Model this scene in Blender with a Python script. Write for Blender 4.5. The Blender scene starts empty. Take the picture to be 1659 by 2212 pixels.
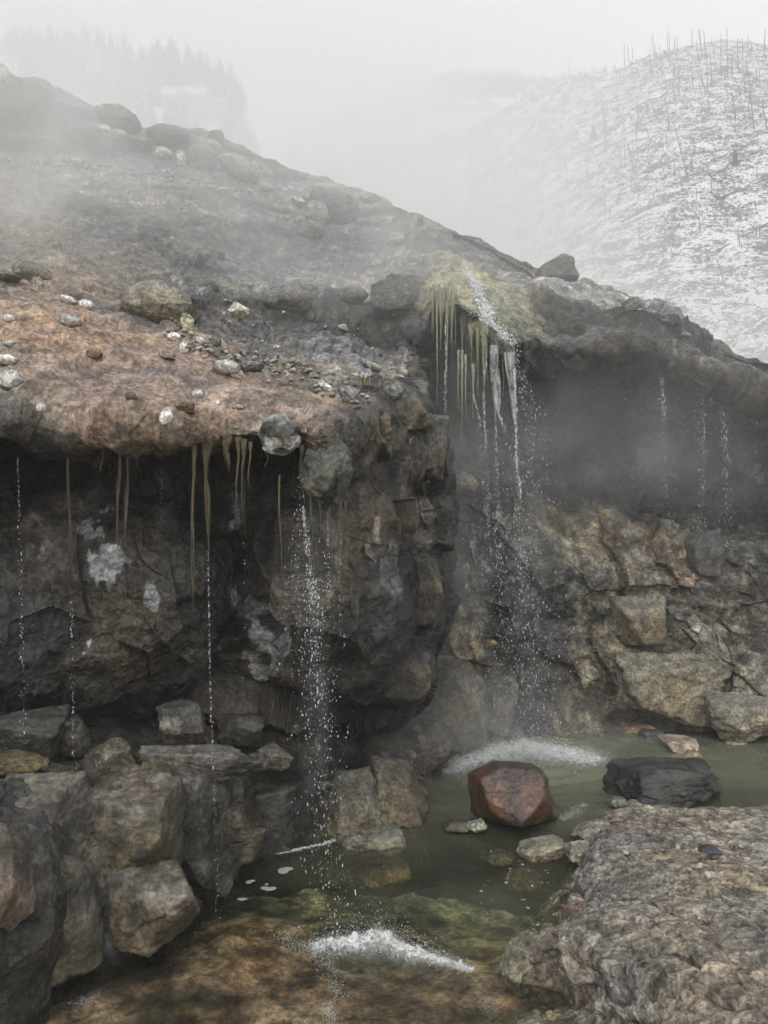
import bpy, math, random
import numpy as np
from mathutils import Vector, Matrix

R_ = math.radians
scene = bpy.context.scene
COL = scene.collection

# ------------------------------------------------------------------ camera, sky, sun, exposure
F, CX, HZ, CAMZ = 1700.0, 829.5, 1106.0, 2.5      # focal length and centre in layout pixels (1659 x 2212), eye height
cam_d = bpy.data.cameras.new('camera')
cam_d.sensor_fit = 'VERTICAL'; cam_d.sensor_height = 24.0
cam_d.lens = 24.0 * F / 2212.0
cam_d.clip_start = 0.05; cam_d.clip_end = 3000
cam = bpy.data.objects.new('camera', cam_d); COL.objects.link(cam)
cam.location = (0, 0, CAMZ); cam.rotation_euler = (R_(90), 0, 0)
scene.camera = cam

SUN_EL, SUN_AZ = 48.0, 200.0                      # high soft sun from behind the camera, through cloud
world = bpy.data.worlds.new('World'); scene.world = world
world.use_nodes = True
wt = world.node_tree; wt.nodes.clear()
wo = wt.nodes.new('ShaderNodeOutputWorld'); wb = wt.nodes.new('ShaderNodeBackground')
sky = wt.nodes.new('ShaderNodeTexSky'); sky.sky_type = 'NISHITA'; sky.sun_disc = False
sky.sun_elevation = R_(SUN_EL); sky.sun_rotation = R_(SUN_AZ)
sky.altitude = 1500; sky.air_density = 1.2; sky.dust_density = 6.0; sky.ozone_density = 1.0
hs = wt.nodes.new('ShaderNodeHueSaturation'); hs.inputs['Saturation'].default_value = 0.10
mixw = wt.nodes.new('ShaderNodeMix'); mixw.data_type = 'RGBA'
mixw.inputs[0].default_value = 0.72; mixw.inputs[7].default_value = (7.0, 7.12, 7.25, 1)   # even cloud deck over the clear sky
wt.links.new(sky.outputs[0], hs.inputs['Color']); wt.links.new(hs.outputs[0], mixw.inputs[6])
wt.links.new(mixw.outputs[2], wb.inputs['Color'])
wb.inputs['Strength'].default_value = 0.115
wt.links.new(wb.outputs[0], wo.inputs['Surface'])
sun_d = bpy.data.lights.new('sun', 'SUN'); sun_d.energy = 0.8; sun_d.angle = R_(30); sun_d.color = (1.0, 0.97, 0.92)
sun = bpy.data.objects.new('sun', sun_d); COL.objects.link(sun)
sun.rotation_euler = (R_(90 - SUN_EL), 0, R_(180 - SUN_AZ))
scene.view_settings.view_transform = 'Standard'; scene.view_settings.look = 'None'
scene.view_settings.gamma = 1.0; scene.view_settings.exposure = 0.80
cy = scene.cycles
cy.use_denoising = True; cy.denoiser = 'OPENIMAGEDENOISE'; cy.denoising_input_passes = 'RGB_ALBEDO_NORMAL'; cy.denoising_prefilter = 'ACCURATE'
cy.max_bounces = 8; cy.diffuse_bounces = 3; cy.glossy_bounces = 2; cy.transmission_bounces = 3
cy.volume_bounces = 5; cy.transparent_max_bounces = 16
cy.caustics_reflective = False; cy.caustics_refractive = False
cy.use_adaptive_sampling = True; cy.adaptive_threshold = 0.016
cy.volume_step_rate = 1.0; cy.volume_max_steps = 96
cy.sample_clamp_indirect = 4.0

def P(px, py, d):
    """World point at layout pixel (px, py) and depth d from the camera plane."""
    return ((px - CX) / F * d, d, CAMZ - (py - HZ) / F * d)
def dz(py, z=0.0):
    return (CAMZ - z) * F / (py - HZ)
def W(px, py, z=0.0):
    """Point of the level z under pixel (px, py)."""
    return P(px, py, dz(py, z))

# ------------------------------------------------------------------ noise in numpy
def _hash(ix, iy, iz, seed):
    h = (ix.astype(np.uint32) * np.uint32(374761393) + iy.astype(np.uint32) * np.uint32(668265263)
         + iz.astype(np.uint32) * np.uint32(2147483647) + np.uint32((seed * 974634637) & 0xffffffff))
    h = (h ^ (h >> np.uint32(13))) * np.uint32(1274126177)
    h = (h ^ (h >> np.uint32(16))) * np.uint32(2246822519)
    return h ^ (h >> np.uint32(15))
def _rnd(ix, iy, iz, seed):
    return _hash(ix, iy, iz, seed).astype(np.float32) / np.float32(4294967295.0)
def vnoise(p, seed=0):
    """Smooth value noise, -1..1"""
    i = np.floor(p); f = (p - i).astype(np.float32); i = i.astype(np.int64)
    u = f * f * f * (f * (f * 6 - 15) + 10)
    out = np.zeros(len(p), np.float32)
    for dx in (0, 1):
        wx = u[:, 0] if dx else 1 - u[:, 0]
        for dy in (0, 1):
            wy = u[:, 1] if dy else 1 - u[:, 1]
            for dzz in (0, 1):
                wz = u[:, 2] if dzz else 1 - u[:, 2]
                out += wx * wy * wz * _rnd(i[:, 0] + dx, i[:, 1] + dy, i[:, 2] + dzz, seed)
    return out * 2 - 1
def fbm(p, scale, octaves=4, seed=0, gain=0.5, ridged=False):
    out = np.zeros(len(p), np.float32); a = 1.0; tot = 0
    q = p / scale
    for o in range(octaves):
        n = vnoise(q + 17.3 * o, seed + o)
        if ridged: n = 1 - 2 * np.abs(n)
        out += a * n; tot += a
        a *= gain; q = q * 2.03
    return out / tot
def facets(p, scale, seed=0, tilt=0.6, jitter=0.8):
    """Broken-rock heights: every jittered cell is a tilted plane. Returns (height, cell random, edge distance)."""
    q = (p / scale).astype(np.float32)
    b = np.floor(q - 0.5).astype(np.int64)
    best = np.full(len(p), 1e9, np.float32); sec = np.full(len(p), 1e9, np.float32)
    h = np.zeros(len(p), np.float32); rid = np.zeros(len(p), np.float32)
    for dx in (0, 1):
        for dy in (0, 1):
            for dzz in (0, 1):
                cx, cy_, cz = b[:, 0] + dx, b[:, 1] + dy, b[:, 2] + dzz
                rx, ry, rz = (_rnd(cx, cy_, cz, seed + k) for k in (1, 2, 3))
                ex = q[:, 0] - (cx + 0.5 + (rx - 0.5) * jitter); ey = q[:, 1] - (cy_ + 0.5 + (ry - 0.5) * jitter)
                ez = q[:, 2] - (cz + 0.5 + (rz - 0.5) * jitter)
                dd = ex * ex + ey * ey + ez * ez
                m = dd < best
                sec = np.where(m, best, np.minimum(sec, dd)); best = np.where(m, dd, best)
                r4 = _rnd(cx, cy_, cz, seed + 4)
                hh = (r4 - 0.5) + tilt * 2 * ((ry - 0.5) * ex + (rz - 0.5) * ey + (rx - 0.5) * ez)
                h = np.where(m, hh, h); rid = np.where(m, r4, rid)
    return h, rid, np.sqrt(sec) - np.sqrt(best)
def sstep(a, b, x):
    t = np.clip((x - a) / (b - a), 0, 1); return t * t * (3 - 2 * t)

# ------------------------------------------------------------------ mesh helpers
def mesh_from(name, v, f, colors=None, smooth=True):
    """v (N,3), f (M,3|4) numpy -> mesh datablock; colours (N,4) become the point attribute 'Col'."""
    v = np.ascontiguousarray(v, np.float32); f = np.ascontiguousarray(f, np.int32)
    me = bpy.data.meshes.new(name)
    n, k = f.shape
    me.vertices.add(len(v)); me.vertices.foreach_set('co', v.ravel())
    me.loops.add(n * k); me.loops.foreach_set('vertex_index', f.ravel())
    me.polygons.add(n); me.polygons.foreach_set('loop_start', np.arange(0, n * k, k, dtype=np.int32))
    me.update(calc_edges=True); me.validate()
    me.polygons.foreach_set('use_smooth', np.full(len(me.polygons), smooth, dtype=bool))
    if colors is not None:
        at = me.color_attributes.new('Col', 'FLOAT_COLOR', 'POINT')
        at.data.foreach_set('color', np.ascontiguousarray(colors, np.float32).ravel())
    return me
def link(name, me, mat, parent=None):
    o = bpy.data.objects.new(name, me); COL.objects.link(o)
    if mat is not None: me.materials.append(mat)
    if parent is not None: o.parent = parent
    return o
def tag(o, label=None, cat=None, group=None, kind=None):
    if label: o['label'] = label
    if cat: o['category'] = cat
    if group: o['group'] = group
    if kind: o['kind'] = kind
    return o
def empty(name, loc):
    o = bpy.data.objects.new(name, None); COL.objects.link(o); o.location = loc; return o
def grid_faces(H, Wd):
    i = np.arange(H * Wd).reshape(H, Wd)
    return np.stack([i[:-1, :-1], i[:-1, 1:], i[1:, 1:], i[1:, :-1]], -1).reshape(-1, 4)
def grid_normals(G):
    du = np.gradient(G, axis=1); dv = np.gradient(G, axis=0)
    n = np.cross(du, dv); n /= (np.linalg.norm(n, axis=2, keepdims=True) + 1e-9)
    return n
def cr_matrix(counts, smooth=True, mix=.75):
    """Catmull-Rom weights for len(counts)+1 nodes with counts[i] steps in each interval (linear when smooth is off)."""
    n = len(counts) + 1; rows = []
    for i, c in enumerate(counts):
        for s in range(c + (1 if i == n - 2 else 0)):
            t = s / c; w = np.zeros(n)
            if smooth:
                b = (-0.5*t**3 + t*t - 0.5*t, 1.5*t**3 - 2.5*t*t + 1, -1.5*t**3 + 2*t*t + 0.5*t, 0.5*t**3 - 0.5*t*t)
                cr = np.zeros(n)
                for k, bw in zip((i-1, i, i+1, i+2), b): cr[min(max(k, 0), n-1)] += bw
                ln = np.zeros(n); ln[i] += 1-t; ln[i+1] += t
                w = mix * cr + (1 - mix) * ln
            else:
                w[i] += 1-t; w[i+1] += t
            rows.append(w)
    return np.array(rows, np.float32)
def proj(v):
    d = np.maximum(v[..., 1], 0.05)
    return CX + v[..., 0] / d * F, HZ - (v[..., 2] - CAMZ) / d * F, v[..., 1]

# ------------------------------------------------------------------ materials
def new_mat(name):
    m = bpy.data.materials.new(name); m.use_nodes = True
    nt = m.node_tree; nt.nodes.clear()
    return m, nt, nt.nodes.new('ShaderNodeOutputMaterial')
def N(nt, t, **kw):
    n = nt.nodes.new(t)
    for k, v in kw.items():
        if k in n.inputs: n.inputs[k].default_value = v
        else: setattr(n, k, v)
    return n
def noise_node(nt, co, scale, detail=6, rough=0.6, dist=0.0):
    n = N(nt, 'ShaderNodeTexNoise', Scale=scale, Detail=float(detail), Roughness=rough, Distortion=dist)
    nt.links.new(co, n.inputs['Vector']); return n.outputs['Fac']
def ramp(nt, fac, stops):
    r = nt.nodes.new('ShaderNodeValToRGB'); nt.links.new(fac, r.inputs[0])
    el = r.color_ramp.elements
    while len(el) < len(stops): el.new(0.5)
    for e, (p, c) in zip(el, stops):
        e.position = p; e.color = c if len(c) == 4 else (*c, 1)
    return r.outputs['Color']
def mixc(nt, fac, a, b, blend='MIX'):
    m = nt.nodes.new('ShaderNodeMix'); m.data_type = 'RGBA'; m.blend_type = blend
    for s, v in ((0, fac), (6, a), (7, b)):
        if isinstance(v, (int, float)): m.inputs[s].default_value = v
        elif isinstance(v, tuple): m.inputs[s].default_value = v if len(v) == 4 else (*v, 1)
        else: nt.links.new(v, m.inputs[s])
    return m.outputs[2]
def math_(nt, op, a, b=0.0):
    m = nt.nodes.new('ShaderNodeMath'); m.operation = op
    for s, v in ((0, a), (1, b)):
        if isinstance(v, (int, float)): m.inputs[s].default_value = v
        else: nt.links.new(v, m.inputs[s])
    return m.outputs[0]

def terrain_material(name, fine=60.0, mid=9.0, bump=0.6, vary=0.55, dist=0.02, spec=0.5, chips=.6):
    """Albedo from the mesh's colour attribute times several noise scales; its alpha is the wetness."""
    m, nt, out = new_mat(name); L = nt.links
    at = N(nt, 'ShaderNodeAttribute', attribute_name='Col')
    co = N(nt, 'ShaderNodeTexCoord').outputs['Object']
    n1 = noise_node(nt, co, mid, 8, 0.65); n2 = noise_node(nt, co, fine, 6, 0.7); n3 = noise_node(nt, co, 1.1, 5, 0.6, 0.2)
    if chips:                                       # angular grains and chips among the softer grain
        for k_ in (1.0, .38):
            vo = N(nt, 'ShaderNodeTexVoronoi', Scale=fine * k_, Randomness=1.0); L.new(co, vo.inputs['Vector'])
            sp_c = nt.nodes.new('ShaderNodeSeparateColor'); L.new(vo.outputs['Color'], sp_c.inputs[0])
            n2 = math_(nt, 'ADD', n2, math_(nt, 'MULTIPLY', math_(nt, 'SUBTRACT', sp_c.outputs[0], .5), .22 * chips))
    v1 = ramp(nt, n1, [(0.38, (max(.08, 1-vary*1.35),)*3), (0.5, (1,)*3), (0.61, (1+vary*1.2,)*3)])
    v2 = ramp(nt, n2, [(0.35, (0.50,)*3), (0.5, (.97,)*3), (0.63, (1.55,)*3)])
    v3 = ramp(nt, n3, [(0.38, (0.72, 0.76, 0.82)), (0.5, (1, 1, 1)), (0.62, (1.25, 1.14, 0.98))])
    c = mixc(nt, 1.0, at.outputs['Color'], v1, 'MULTIPLY'); c = mixc(nt, 1.0, c, v2, 'MULTIPLY'); c = mixc(nt, 1.0, c, v3, 'MULTIPLY')
    b = N(nt, 'ShaderNodeBsdfPrincipled')
    L.new(c, b.inputs['Base Color'])
    rg = N(nt, 'ShaderNodeMapRange'); L.new(at.outputs['Alpha'], rg.inputs[0])
    rg.inputs[3].default_value = 0.92; rg.inputs[4].default_value = 0.24
    r2 = math_(nt, 'ADD', rg.outputs[0], math_(nt, 'MULTIPLY', math_(nt, 'SUBTRACT', n1, 0.5), 0.5))
    L.new(r2, b.inputs['Roughness']); b.inputs['Specular IOR Level'].default_value = spec
    hgt = math_(nt, 'ADD', math_(nt, 'MULTIPLY', n1, 1.0), math_(nt, 'MULTIPLY', n2, 0.35))
    bm = N(nt, 'ShaderNodeBump', Strength=bump, Distance=dist * 3); L.new(hgt, bm.inputs['Height'])
    L.new(bm.outputs[0], b.inputs['Normal']); L.new(b.outputs[0], out.inputs['Surface'])
    return m

# ------------------------------------------------------------------ the hillside and cliffs: one surface, laid out as profiles from pool bed to skyline and beyond
# palette: albedo, (facet, lump, grit) relief, wetness
PAL = {
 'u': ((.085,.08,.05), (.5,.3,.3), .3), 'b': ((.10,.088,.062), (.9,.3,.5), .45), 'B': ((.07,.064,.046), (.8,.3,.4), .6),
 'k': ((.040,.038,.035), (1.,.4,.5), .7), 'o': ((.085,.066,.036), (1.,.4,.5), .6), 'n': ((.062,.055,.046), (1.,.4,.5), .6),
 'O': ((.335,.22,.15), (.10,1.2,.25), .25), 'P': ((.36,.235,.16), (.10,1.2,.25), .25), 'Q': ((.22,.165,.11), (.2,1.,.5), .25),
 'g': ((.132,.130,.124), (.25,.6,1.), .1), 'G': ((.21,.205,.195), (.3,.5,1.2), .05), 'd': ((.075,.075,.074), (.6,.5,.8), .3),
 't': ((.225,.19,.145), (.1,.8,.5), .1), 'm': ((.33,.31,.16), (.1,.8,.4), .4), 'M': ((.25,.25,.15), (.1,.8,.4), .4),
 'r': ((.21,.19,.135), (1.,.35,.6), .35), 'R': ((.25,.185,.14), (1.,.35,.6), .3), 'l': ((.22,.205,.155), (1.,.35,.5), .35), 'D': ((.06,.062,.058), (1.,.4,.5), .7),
}
COLS = []
def col(px, s, pts):
    out = []
    for q in pts:
        out.append(P(px, q[0], q[1]) if len(q) == 2 else P(*q))
    x, y, z = out[1]; k = (y - .12) / y
    out[1] = (x, y, 0.0); out[0] = (x * k, y - .12, -.75)
    assert len(out) == 24 and len(s) == 24, (px, len(out), len(s))
    COLS.append((px, out, s))
#                                  0 bed      1 shore     2           3 top       4           5 undercut  6 brow      7           8           9           10          11 lip      12          13          14          15          16          17          18          19          20          21          22 skyline  23
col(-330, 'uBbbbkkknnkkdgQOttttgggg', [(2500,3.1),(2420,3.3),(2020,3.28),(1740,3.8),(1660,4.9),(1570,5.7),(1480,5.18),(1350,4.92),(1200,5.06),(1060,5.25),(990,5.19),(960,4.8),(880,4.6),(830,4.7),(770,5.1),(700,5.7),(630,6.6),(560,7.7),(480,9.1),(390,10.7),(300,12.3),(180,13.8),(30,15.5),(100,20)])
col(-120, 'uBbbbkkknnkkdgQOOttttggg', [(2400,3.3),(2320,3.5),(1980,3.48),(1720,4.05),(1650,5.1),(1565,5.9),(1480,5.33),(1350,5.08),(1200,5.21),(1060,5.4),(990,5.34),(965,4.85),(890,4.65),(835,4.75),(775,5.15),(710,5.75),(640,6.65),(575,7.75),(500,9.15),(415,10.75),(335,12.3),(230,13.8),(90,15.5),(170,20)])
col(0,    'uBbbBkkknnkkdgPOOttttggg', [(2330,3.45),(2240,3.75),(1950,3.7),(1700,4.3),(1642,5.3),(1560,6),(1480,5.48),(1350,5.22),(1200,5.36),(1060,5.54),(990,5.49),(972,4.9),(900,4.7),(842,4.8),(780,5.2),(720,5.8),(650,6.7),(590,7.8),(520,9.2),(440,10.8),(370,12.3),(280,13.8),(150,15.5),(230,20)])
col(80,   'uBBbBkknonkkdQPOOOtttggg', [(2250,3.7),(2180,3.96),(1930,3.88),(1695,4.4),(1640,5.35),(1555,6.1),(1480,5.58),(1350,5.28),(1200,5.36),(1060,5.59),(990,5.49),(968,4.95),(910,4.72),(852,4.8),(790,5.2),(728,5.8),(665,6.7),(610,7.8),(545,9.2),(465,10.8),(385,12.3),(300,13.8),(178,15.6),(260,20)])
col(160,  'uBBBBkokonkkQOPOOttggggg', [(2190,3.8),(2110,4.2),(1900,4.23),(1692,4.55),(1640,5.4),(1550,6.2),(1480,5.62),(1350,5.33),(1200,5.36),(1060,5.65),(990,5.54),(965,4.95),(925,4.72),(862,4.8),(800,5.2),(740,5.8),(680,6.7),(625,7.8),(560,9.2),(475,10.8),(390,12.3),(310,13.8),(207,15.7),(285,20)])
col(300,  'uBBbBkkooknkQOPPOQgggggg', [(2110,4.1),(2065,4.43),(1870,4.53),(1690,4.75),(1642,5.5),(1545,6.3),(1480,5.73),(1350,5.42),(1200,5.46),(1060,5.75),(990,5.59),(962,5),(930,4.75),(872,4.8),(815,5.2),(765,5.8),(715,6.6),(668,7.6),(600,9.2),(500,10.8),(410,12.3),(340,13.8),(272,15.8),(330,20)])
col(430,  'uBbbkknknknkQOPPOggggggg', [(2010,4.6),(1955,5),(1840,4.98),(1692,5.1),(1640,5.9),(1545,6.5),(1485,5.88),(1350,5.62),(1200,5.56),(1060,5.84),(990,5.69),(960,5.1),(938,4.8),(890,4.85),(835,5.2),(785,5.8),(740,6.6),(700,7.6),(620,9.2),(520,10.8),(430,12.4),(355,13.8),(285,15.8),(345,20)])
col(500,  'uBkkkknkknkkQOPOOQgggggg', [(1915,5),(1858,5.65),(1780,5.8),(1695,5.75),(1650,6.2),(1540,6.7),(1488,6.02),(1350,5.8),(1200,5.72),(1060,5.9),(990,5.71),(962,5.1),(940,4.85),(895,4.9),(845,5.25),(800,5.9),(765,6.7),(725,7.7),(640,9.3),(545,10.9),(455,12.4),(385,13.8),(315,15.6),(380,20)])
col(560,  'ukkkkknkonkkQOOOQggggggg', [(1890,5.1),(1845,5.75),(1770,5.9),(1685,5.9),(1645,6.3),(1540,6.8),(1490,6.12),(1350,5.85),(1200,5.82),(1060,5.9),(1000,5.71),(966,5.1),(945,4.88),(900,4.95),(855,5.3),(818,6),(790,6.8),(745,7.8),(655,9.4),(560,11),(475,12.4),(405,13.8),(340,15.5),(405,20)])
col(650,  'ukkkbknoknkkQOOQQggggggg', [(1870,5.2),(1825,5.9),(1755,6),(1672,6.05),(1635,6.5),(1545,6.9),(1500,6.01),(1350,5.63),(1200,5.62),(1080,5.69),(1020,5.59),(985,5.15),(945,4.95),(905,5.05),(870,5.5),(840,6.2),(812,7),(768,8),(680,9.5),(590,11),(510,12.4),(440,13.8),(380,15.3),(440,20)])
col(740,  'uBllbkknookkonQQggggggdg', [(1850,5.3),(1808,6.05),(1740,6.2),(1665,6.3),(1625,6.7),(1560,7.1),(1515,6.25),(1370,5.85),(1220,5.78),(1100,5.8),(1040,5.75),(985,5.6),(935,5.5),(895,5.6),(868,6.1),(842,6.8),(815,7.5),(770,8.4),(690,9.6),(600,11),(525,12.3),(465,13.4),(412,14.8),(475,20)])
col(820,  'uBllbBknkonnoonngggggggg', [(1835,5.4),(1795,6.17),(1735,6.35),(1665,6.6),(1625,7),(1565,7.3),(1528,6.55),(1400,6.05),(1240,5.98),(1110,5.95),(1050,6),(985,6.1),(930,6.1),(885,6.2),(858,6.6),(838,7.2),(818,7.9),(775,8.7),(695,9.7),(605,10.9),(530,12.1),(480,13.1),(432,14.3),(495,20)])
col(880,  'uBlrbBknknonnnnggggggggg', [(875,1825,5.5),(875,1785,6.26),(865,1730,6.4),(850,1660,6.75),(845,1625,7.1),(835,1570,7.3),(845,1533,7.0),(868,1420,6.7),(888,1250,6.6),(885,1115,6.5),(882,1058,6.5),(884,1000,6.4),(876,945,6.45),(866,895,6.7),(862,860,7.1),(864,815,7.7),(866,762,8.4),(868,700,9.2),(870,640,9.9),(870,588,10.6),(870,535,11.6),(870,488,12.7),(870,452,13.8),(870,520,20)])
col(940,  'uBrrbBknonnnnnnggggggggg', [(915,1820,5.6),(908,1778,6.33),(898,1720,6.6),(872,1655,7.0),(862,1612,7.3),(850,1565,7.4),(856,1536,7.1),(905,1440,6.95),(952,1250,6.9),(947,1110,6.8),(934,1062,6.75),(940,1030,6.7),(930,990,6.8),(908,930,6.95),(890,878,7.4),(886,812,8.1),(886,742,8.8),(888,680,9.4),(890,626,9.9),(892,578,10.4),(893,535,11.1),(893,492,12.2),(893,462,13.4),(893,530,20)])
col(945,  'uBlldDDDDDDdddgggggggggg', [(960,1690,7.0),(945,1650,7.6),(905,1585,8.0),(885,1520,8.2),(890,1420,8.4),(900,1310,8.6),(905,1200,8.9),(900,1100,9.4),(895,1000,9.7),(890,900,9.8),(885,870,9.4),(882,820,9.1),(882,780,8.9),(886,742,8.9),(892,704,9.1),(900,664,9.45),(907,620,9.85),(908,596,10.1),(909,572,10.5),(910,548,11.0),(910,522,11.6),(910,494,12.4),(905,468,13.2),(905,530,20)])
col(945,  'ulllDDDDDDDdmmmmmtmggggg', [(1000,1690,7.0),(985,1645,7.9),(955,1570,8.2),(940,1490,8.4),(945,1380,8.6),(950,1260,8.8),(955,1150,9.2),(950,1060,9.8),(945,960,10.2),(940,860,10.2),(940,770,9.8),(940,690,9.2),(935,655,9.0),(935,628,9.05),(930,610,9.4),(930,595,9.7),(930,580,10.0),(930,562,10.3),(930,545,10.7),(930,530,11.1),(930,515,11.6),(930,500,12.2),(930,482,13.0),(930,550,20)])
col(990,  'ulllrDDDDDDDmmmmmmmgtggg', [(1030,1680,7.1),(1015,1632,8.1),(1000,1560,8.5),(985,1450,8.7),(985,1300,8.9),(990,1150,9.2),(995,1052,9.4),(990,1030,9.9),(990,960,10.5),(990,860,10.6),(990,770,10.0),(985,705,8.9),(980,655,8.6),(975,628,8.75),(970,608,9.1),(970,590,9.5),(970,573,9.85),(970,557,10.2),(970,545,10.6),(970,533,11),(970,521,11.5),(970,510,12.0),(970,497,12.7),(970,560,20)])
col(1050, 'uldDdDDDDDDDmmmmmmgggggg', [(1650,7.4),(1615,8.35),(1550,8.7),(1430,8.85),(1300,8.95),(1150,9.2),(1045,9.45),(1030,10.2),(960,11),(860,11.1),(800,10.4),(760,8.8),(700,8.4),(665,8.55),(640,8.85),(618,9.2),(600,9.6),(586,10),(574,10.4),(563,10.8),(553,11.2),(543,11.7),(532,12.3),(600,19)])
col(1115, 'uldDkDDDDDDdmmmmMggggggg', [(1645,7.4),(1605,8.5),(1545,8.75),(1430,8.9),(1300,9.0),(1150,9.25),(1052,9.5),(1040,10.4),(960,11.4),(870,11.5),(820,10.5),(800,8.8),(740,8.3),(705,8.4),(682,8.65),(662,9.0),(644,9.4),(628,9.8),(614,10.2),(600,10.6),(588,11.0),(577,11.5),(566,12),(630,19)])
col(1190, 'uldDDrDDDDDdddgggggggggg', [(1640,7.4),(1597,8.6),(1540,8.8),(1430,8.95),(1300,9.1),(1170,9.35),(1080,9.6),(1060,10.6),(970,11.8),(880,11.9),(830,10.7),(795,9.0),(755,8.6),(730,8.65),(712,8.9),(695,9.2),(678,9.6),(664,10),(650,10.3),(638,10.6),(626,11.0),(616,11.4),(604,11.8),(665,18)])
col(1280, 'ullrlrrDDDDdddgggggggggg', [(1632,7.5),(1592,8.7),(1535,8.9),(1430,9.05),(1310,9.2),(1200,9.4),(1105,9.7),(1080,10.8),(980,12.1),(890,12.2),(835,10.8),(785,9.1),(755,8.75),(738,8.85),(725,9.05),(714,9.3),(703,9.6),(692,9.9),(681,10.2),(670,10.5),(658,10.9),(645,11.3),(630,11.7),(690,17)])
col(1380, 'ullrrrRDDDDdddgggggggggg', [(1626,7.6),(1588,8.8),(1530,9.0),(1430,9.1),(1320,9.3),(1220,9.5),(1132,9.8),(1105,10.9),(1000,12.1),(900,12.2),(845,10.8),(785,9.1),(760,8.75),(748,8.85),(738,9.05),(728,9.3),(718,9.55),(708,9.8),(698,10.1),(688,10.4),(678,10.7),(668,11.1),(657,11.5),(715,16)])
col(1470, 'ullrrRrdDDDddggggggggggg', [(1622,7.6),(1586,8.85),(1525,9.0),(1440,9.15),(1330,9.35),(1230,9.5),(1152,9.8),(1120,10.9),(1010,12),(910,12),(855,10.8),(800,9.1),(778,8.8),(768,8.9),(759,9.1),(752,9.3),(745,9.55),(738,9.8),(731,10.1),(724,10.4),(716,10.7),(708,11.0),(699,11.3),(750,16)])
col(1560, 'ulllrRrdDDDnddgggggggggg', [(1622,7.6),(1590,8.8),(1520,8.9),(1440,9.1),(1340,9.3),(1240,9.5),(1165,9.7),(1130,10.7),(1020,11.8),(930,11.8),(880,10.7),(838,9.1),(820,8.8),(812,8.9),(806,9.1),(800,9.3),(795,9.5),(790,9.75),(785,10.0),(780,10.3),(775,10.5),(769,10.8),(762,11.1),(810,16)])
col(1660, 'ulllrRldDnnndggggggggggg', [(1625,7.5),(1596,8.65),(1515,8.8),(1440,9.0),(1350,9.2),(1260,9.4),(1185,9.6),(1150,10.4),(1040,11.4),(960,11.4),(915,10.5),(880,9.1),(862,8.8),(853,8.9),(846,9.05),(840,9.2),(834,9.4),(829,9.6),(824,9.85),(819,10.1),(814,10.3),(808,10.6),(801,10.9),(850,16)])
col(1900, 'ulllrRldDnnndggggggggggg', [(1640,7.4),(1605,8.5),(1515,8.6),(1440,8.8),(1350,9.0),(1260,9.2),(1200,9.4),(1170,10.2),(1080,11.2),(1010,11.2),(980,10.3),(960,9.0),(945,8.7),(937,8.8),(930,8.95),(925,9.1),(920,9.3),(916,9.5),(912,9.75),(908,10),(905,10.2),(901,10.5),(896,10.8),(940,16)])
NC, NR = len(COLS), 24
node = np.array([[COLS[c][1][r] for c in range(NC)] for r in range(NR)], np.float32)
ncol = np.array([[PAL[COLS[c][2][r]][0] for c in range(NC)] for r in range(NR)], np.float32)
nrel = np.array([[(*PAL[COLS[c][2][r]][1], PAL[COLS[c][2][r]][2]) for c in range(NC)] for r in range(NR)], np.float32)
STEP = 2.3
def steps(nodes, axis):
    px, py, d = proj(nodes)
    a = np.stack([px, py], -1); dif = np.diff(a, axis=axis); L = np.linalg.norm(dif, axis=2)
    w3 = np.linalg.norm(np.diff(nodes, axis=axis), axis=2)
    dd = (d[1:] + d[:-1]) / 2 if axis == 0 else (d[:, 1:] + d[:, :-1]) / 2
    L = np.maximum(L, w3 / dd * F * 0.62)
    q = np.percentile(L, 72, axis=1 - axis)
    return [int(np.clip(round(x / STEP), 3, 110)) for x in q]
cr_, cc_ = steps(node, 0), steps(node, 1)
cc_[13] = 170; cc_[14] = max(cc_[14], 90); cc_[12] = max(cc_[12], 40); cr_[4] = max(cr_[4], 80); cr_[5] = max(cr_[5], 80); cr_[9] = max(cr_[9], 60); cr_[10] = max(cr_[10], 70); cc_[0] = cc_[1] = 30; cc_[-1] = 30; cr_[-1] = 12
Mr, Mc = cr_matrix(cr_), cr_matrix(cc_, mix=.45)
Lr, Lc = cr_matrix(cr_, False), cr_matrix(cc_, False)
G = np.einsum('ir,rck,jc->ijk', Mr, node, Mc)
H_, W_ = G.shape[:2]
p0 = G.reshape(-1, 3).copy()
# irregular material boundaries: look the colours up at a jittered place
rowp = np.repeat(np.arange(H_), W_).astype(np.float32); colp = np.tile(np.arange(W_), H_).astype(np.float32)
jit = fbm(p0, 0.55, 4, 5); jit2 = fbm(p0 + 31.7, 0.55, 4, 9)
ri = np.clip(rowp + jit * 42, 0, H_ - 1).astype(int); ci = np.clip(colp + jit2 * 42, 0, W_ - 1).astype(int)
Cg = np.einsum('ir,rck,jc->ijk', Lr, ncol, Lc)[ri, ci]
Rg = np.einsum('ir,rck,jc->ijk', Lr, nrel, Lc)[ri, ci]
nrm = grid_normals(G).reshape(-1, 3)
view = p0 - np.array([0, 0, CAMZ]); flip = np.median(np.sum(nrm * view, 1)) > 0
if flip: nrm = -nrm
pj_x, pj_y, pj_d = proj(p0)
lod = np.clip(p0[:, 1] / 6.0, 0.6, 2.2)             # the far hill carries coarser stones
q1 = p0.copy(); q1[:, 2] *= 0.62; q1[:, 0] += 0.35 * q1[:, 2]
warp = np.stack([fbm(p0, 0.5, 3, 41), fbm(p0, 0.5, 3, 47), fbm(p0, 0.5, 3, 53)], 1)
h1, id1, e1 = facets(q1 + warp * 0.07, 1.30, 11, 0.8)
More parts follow.
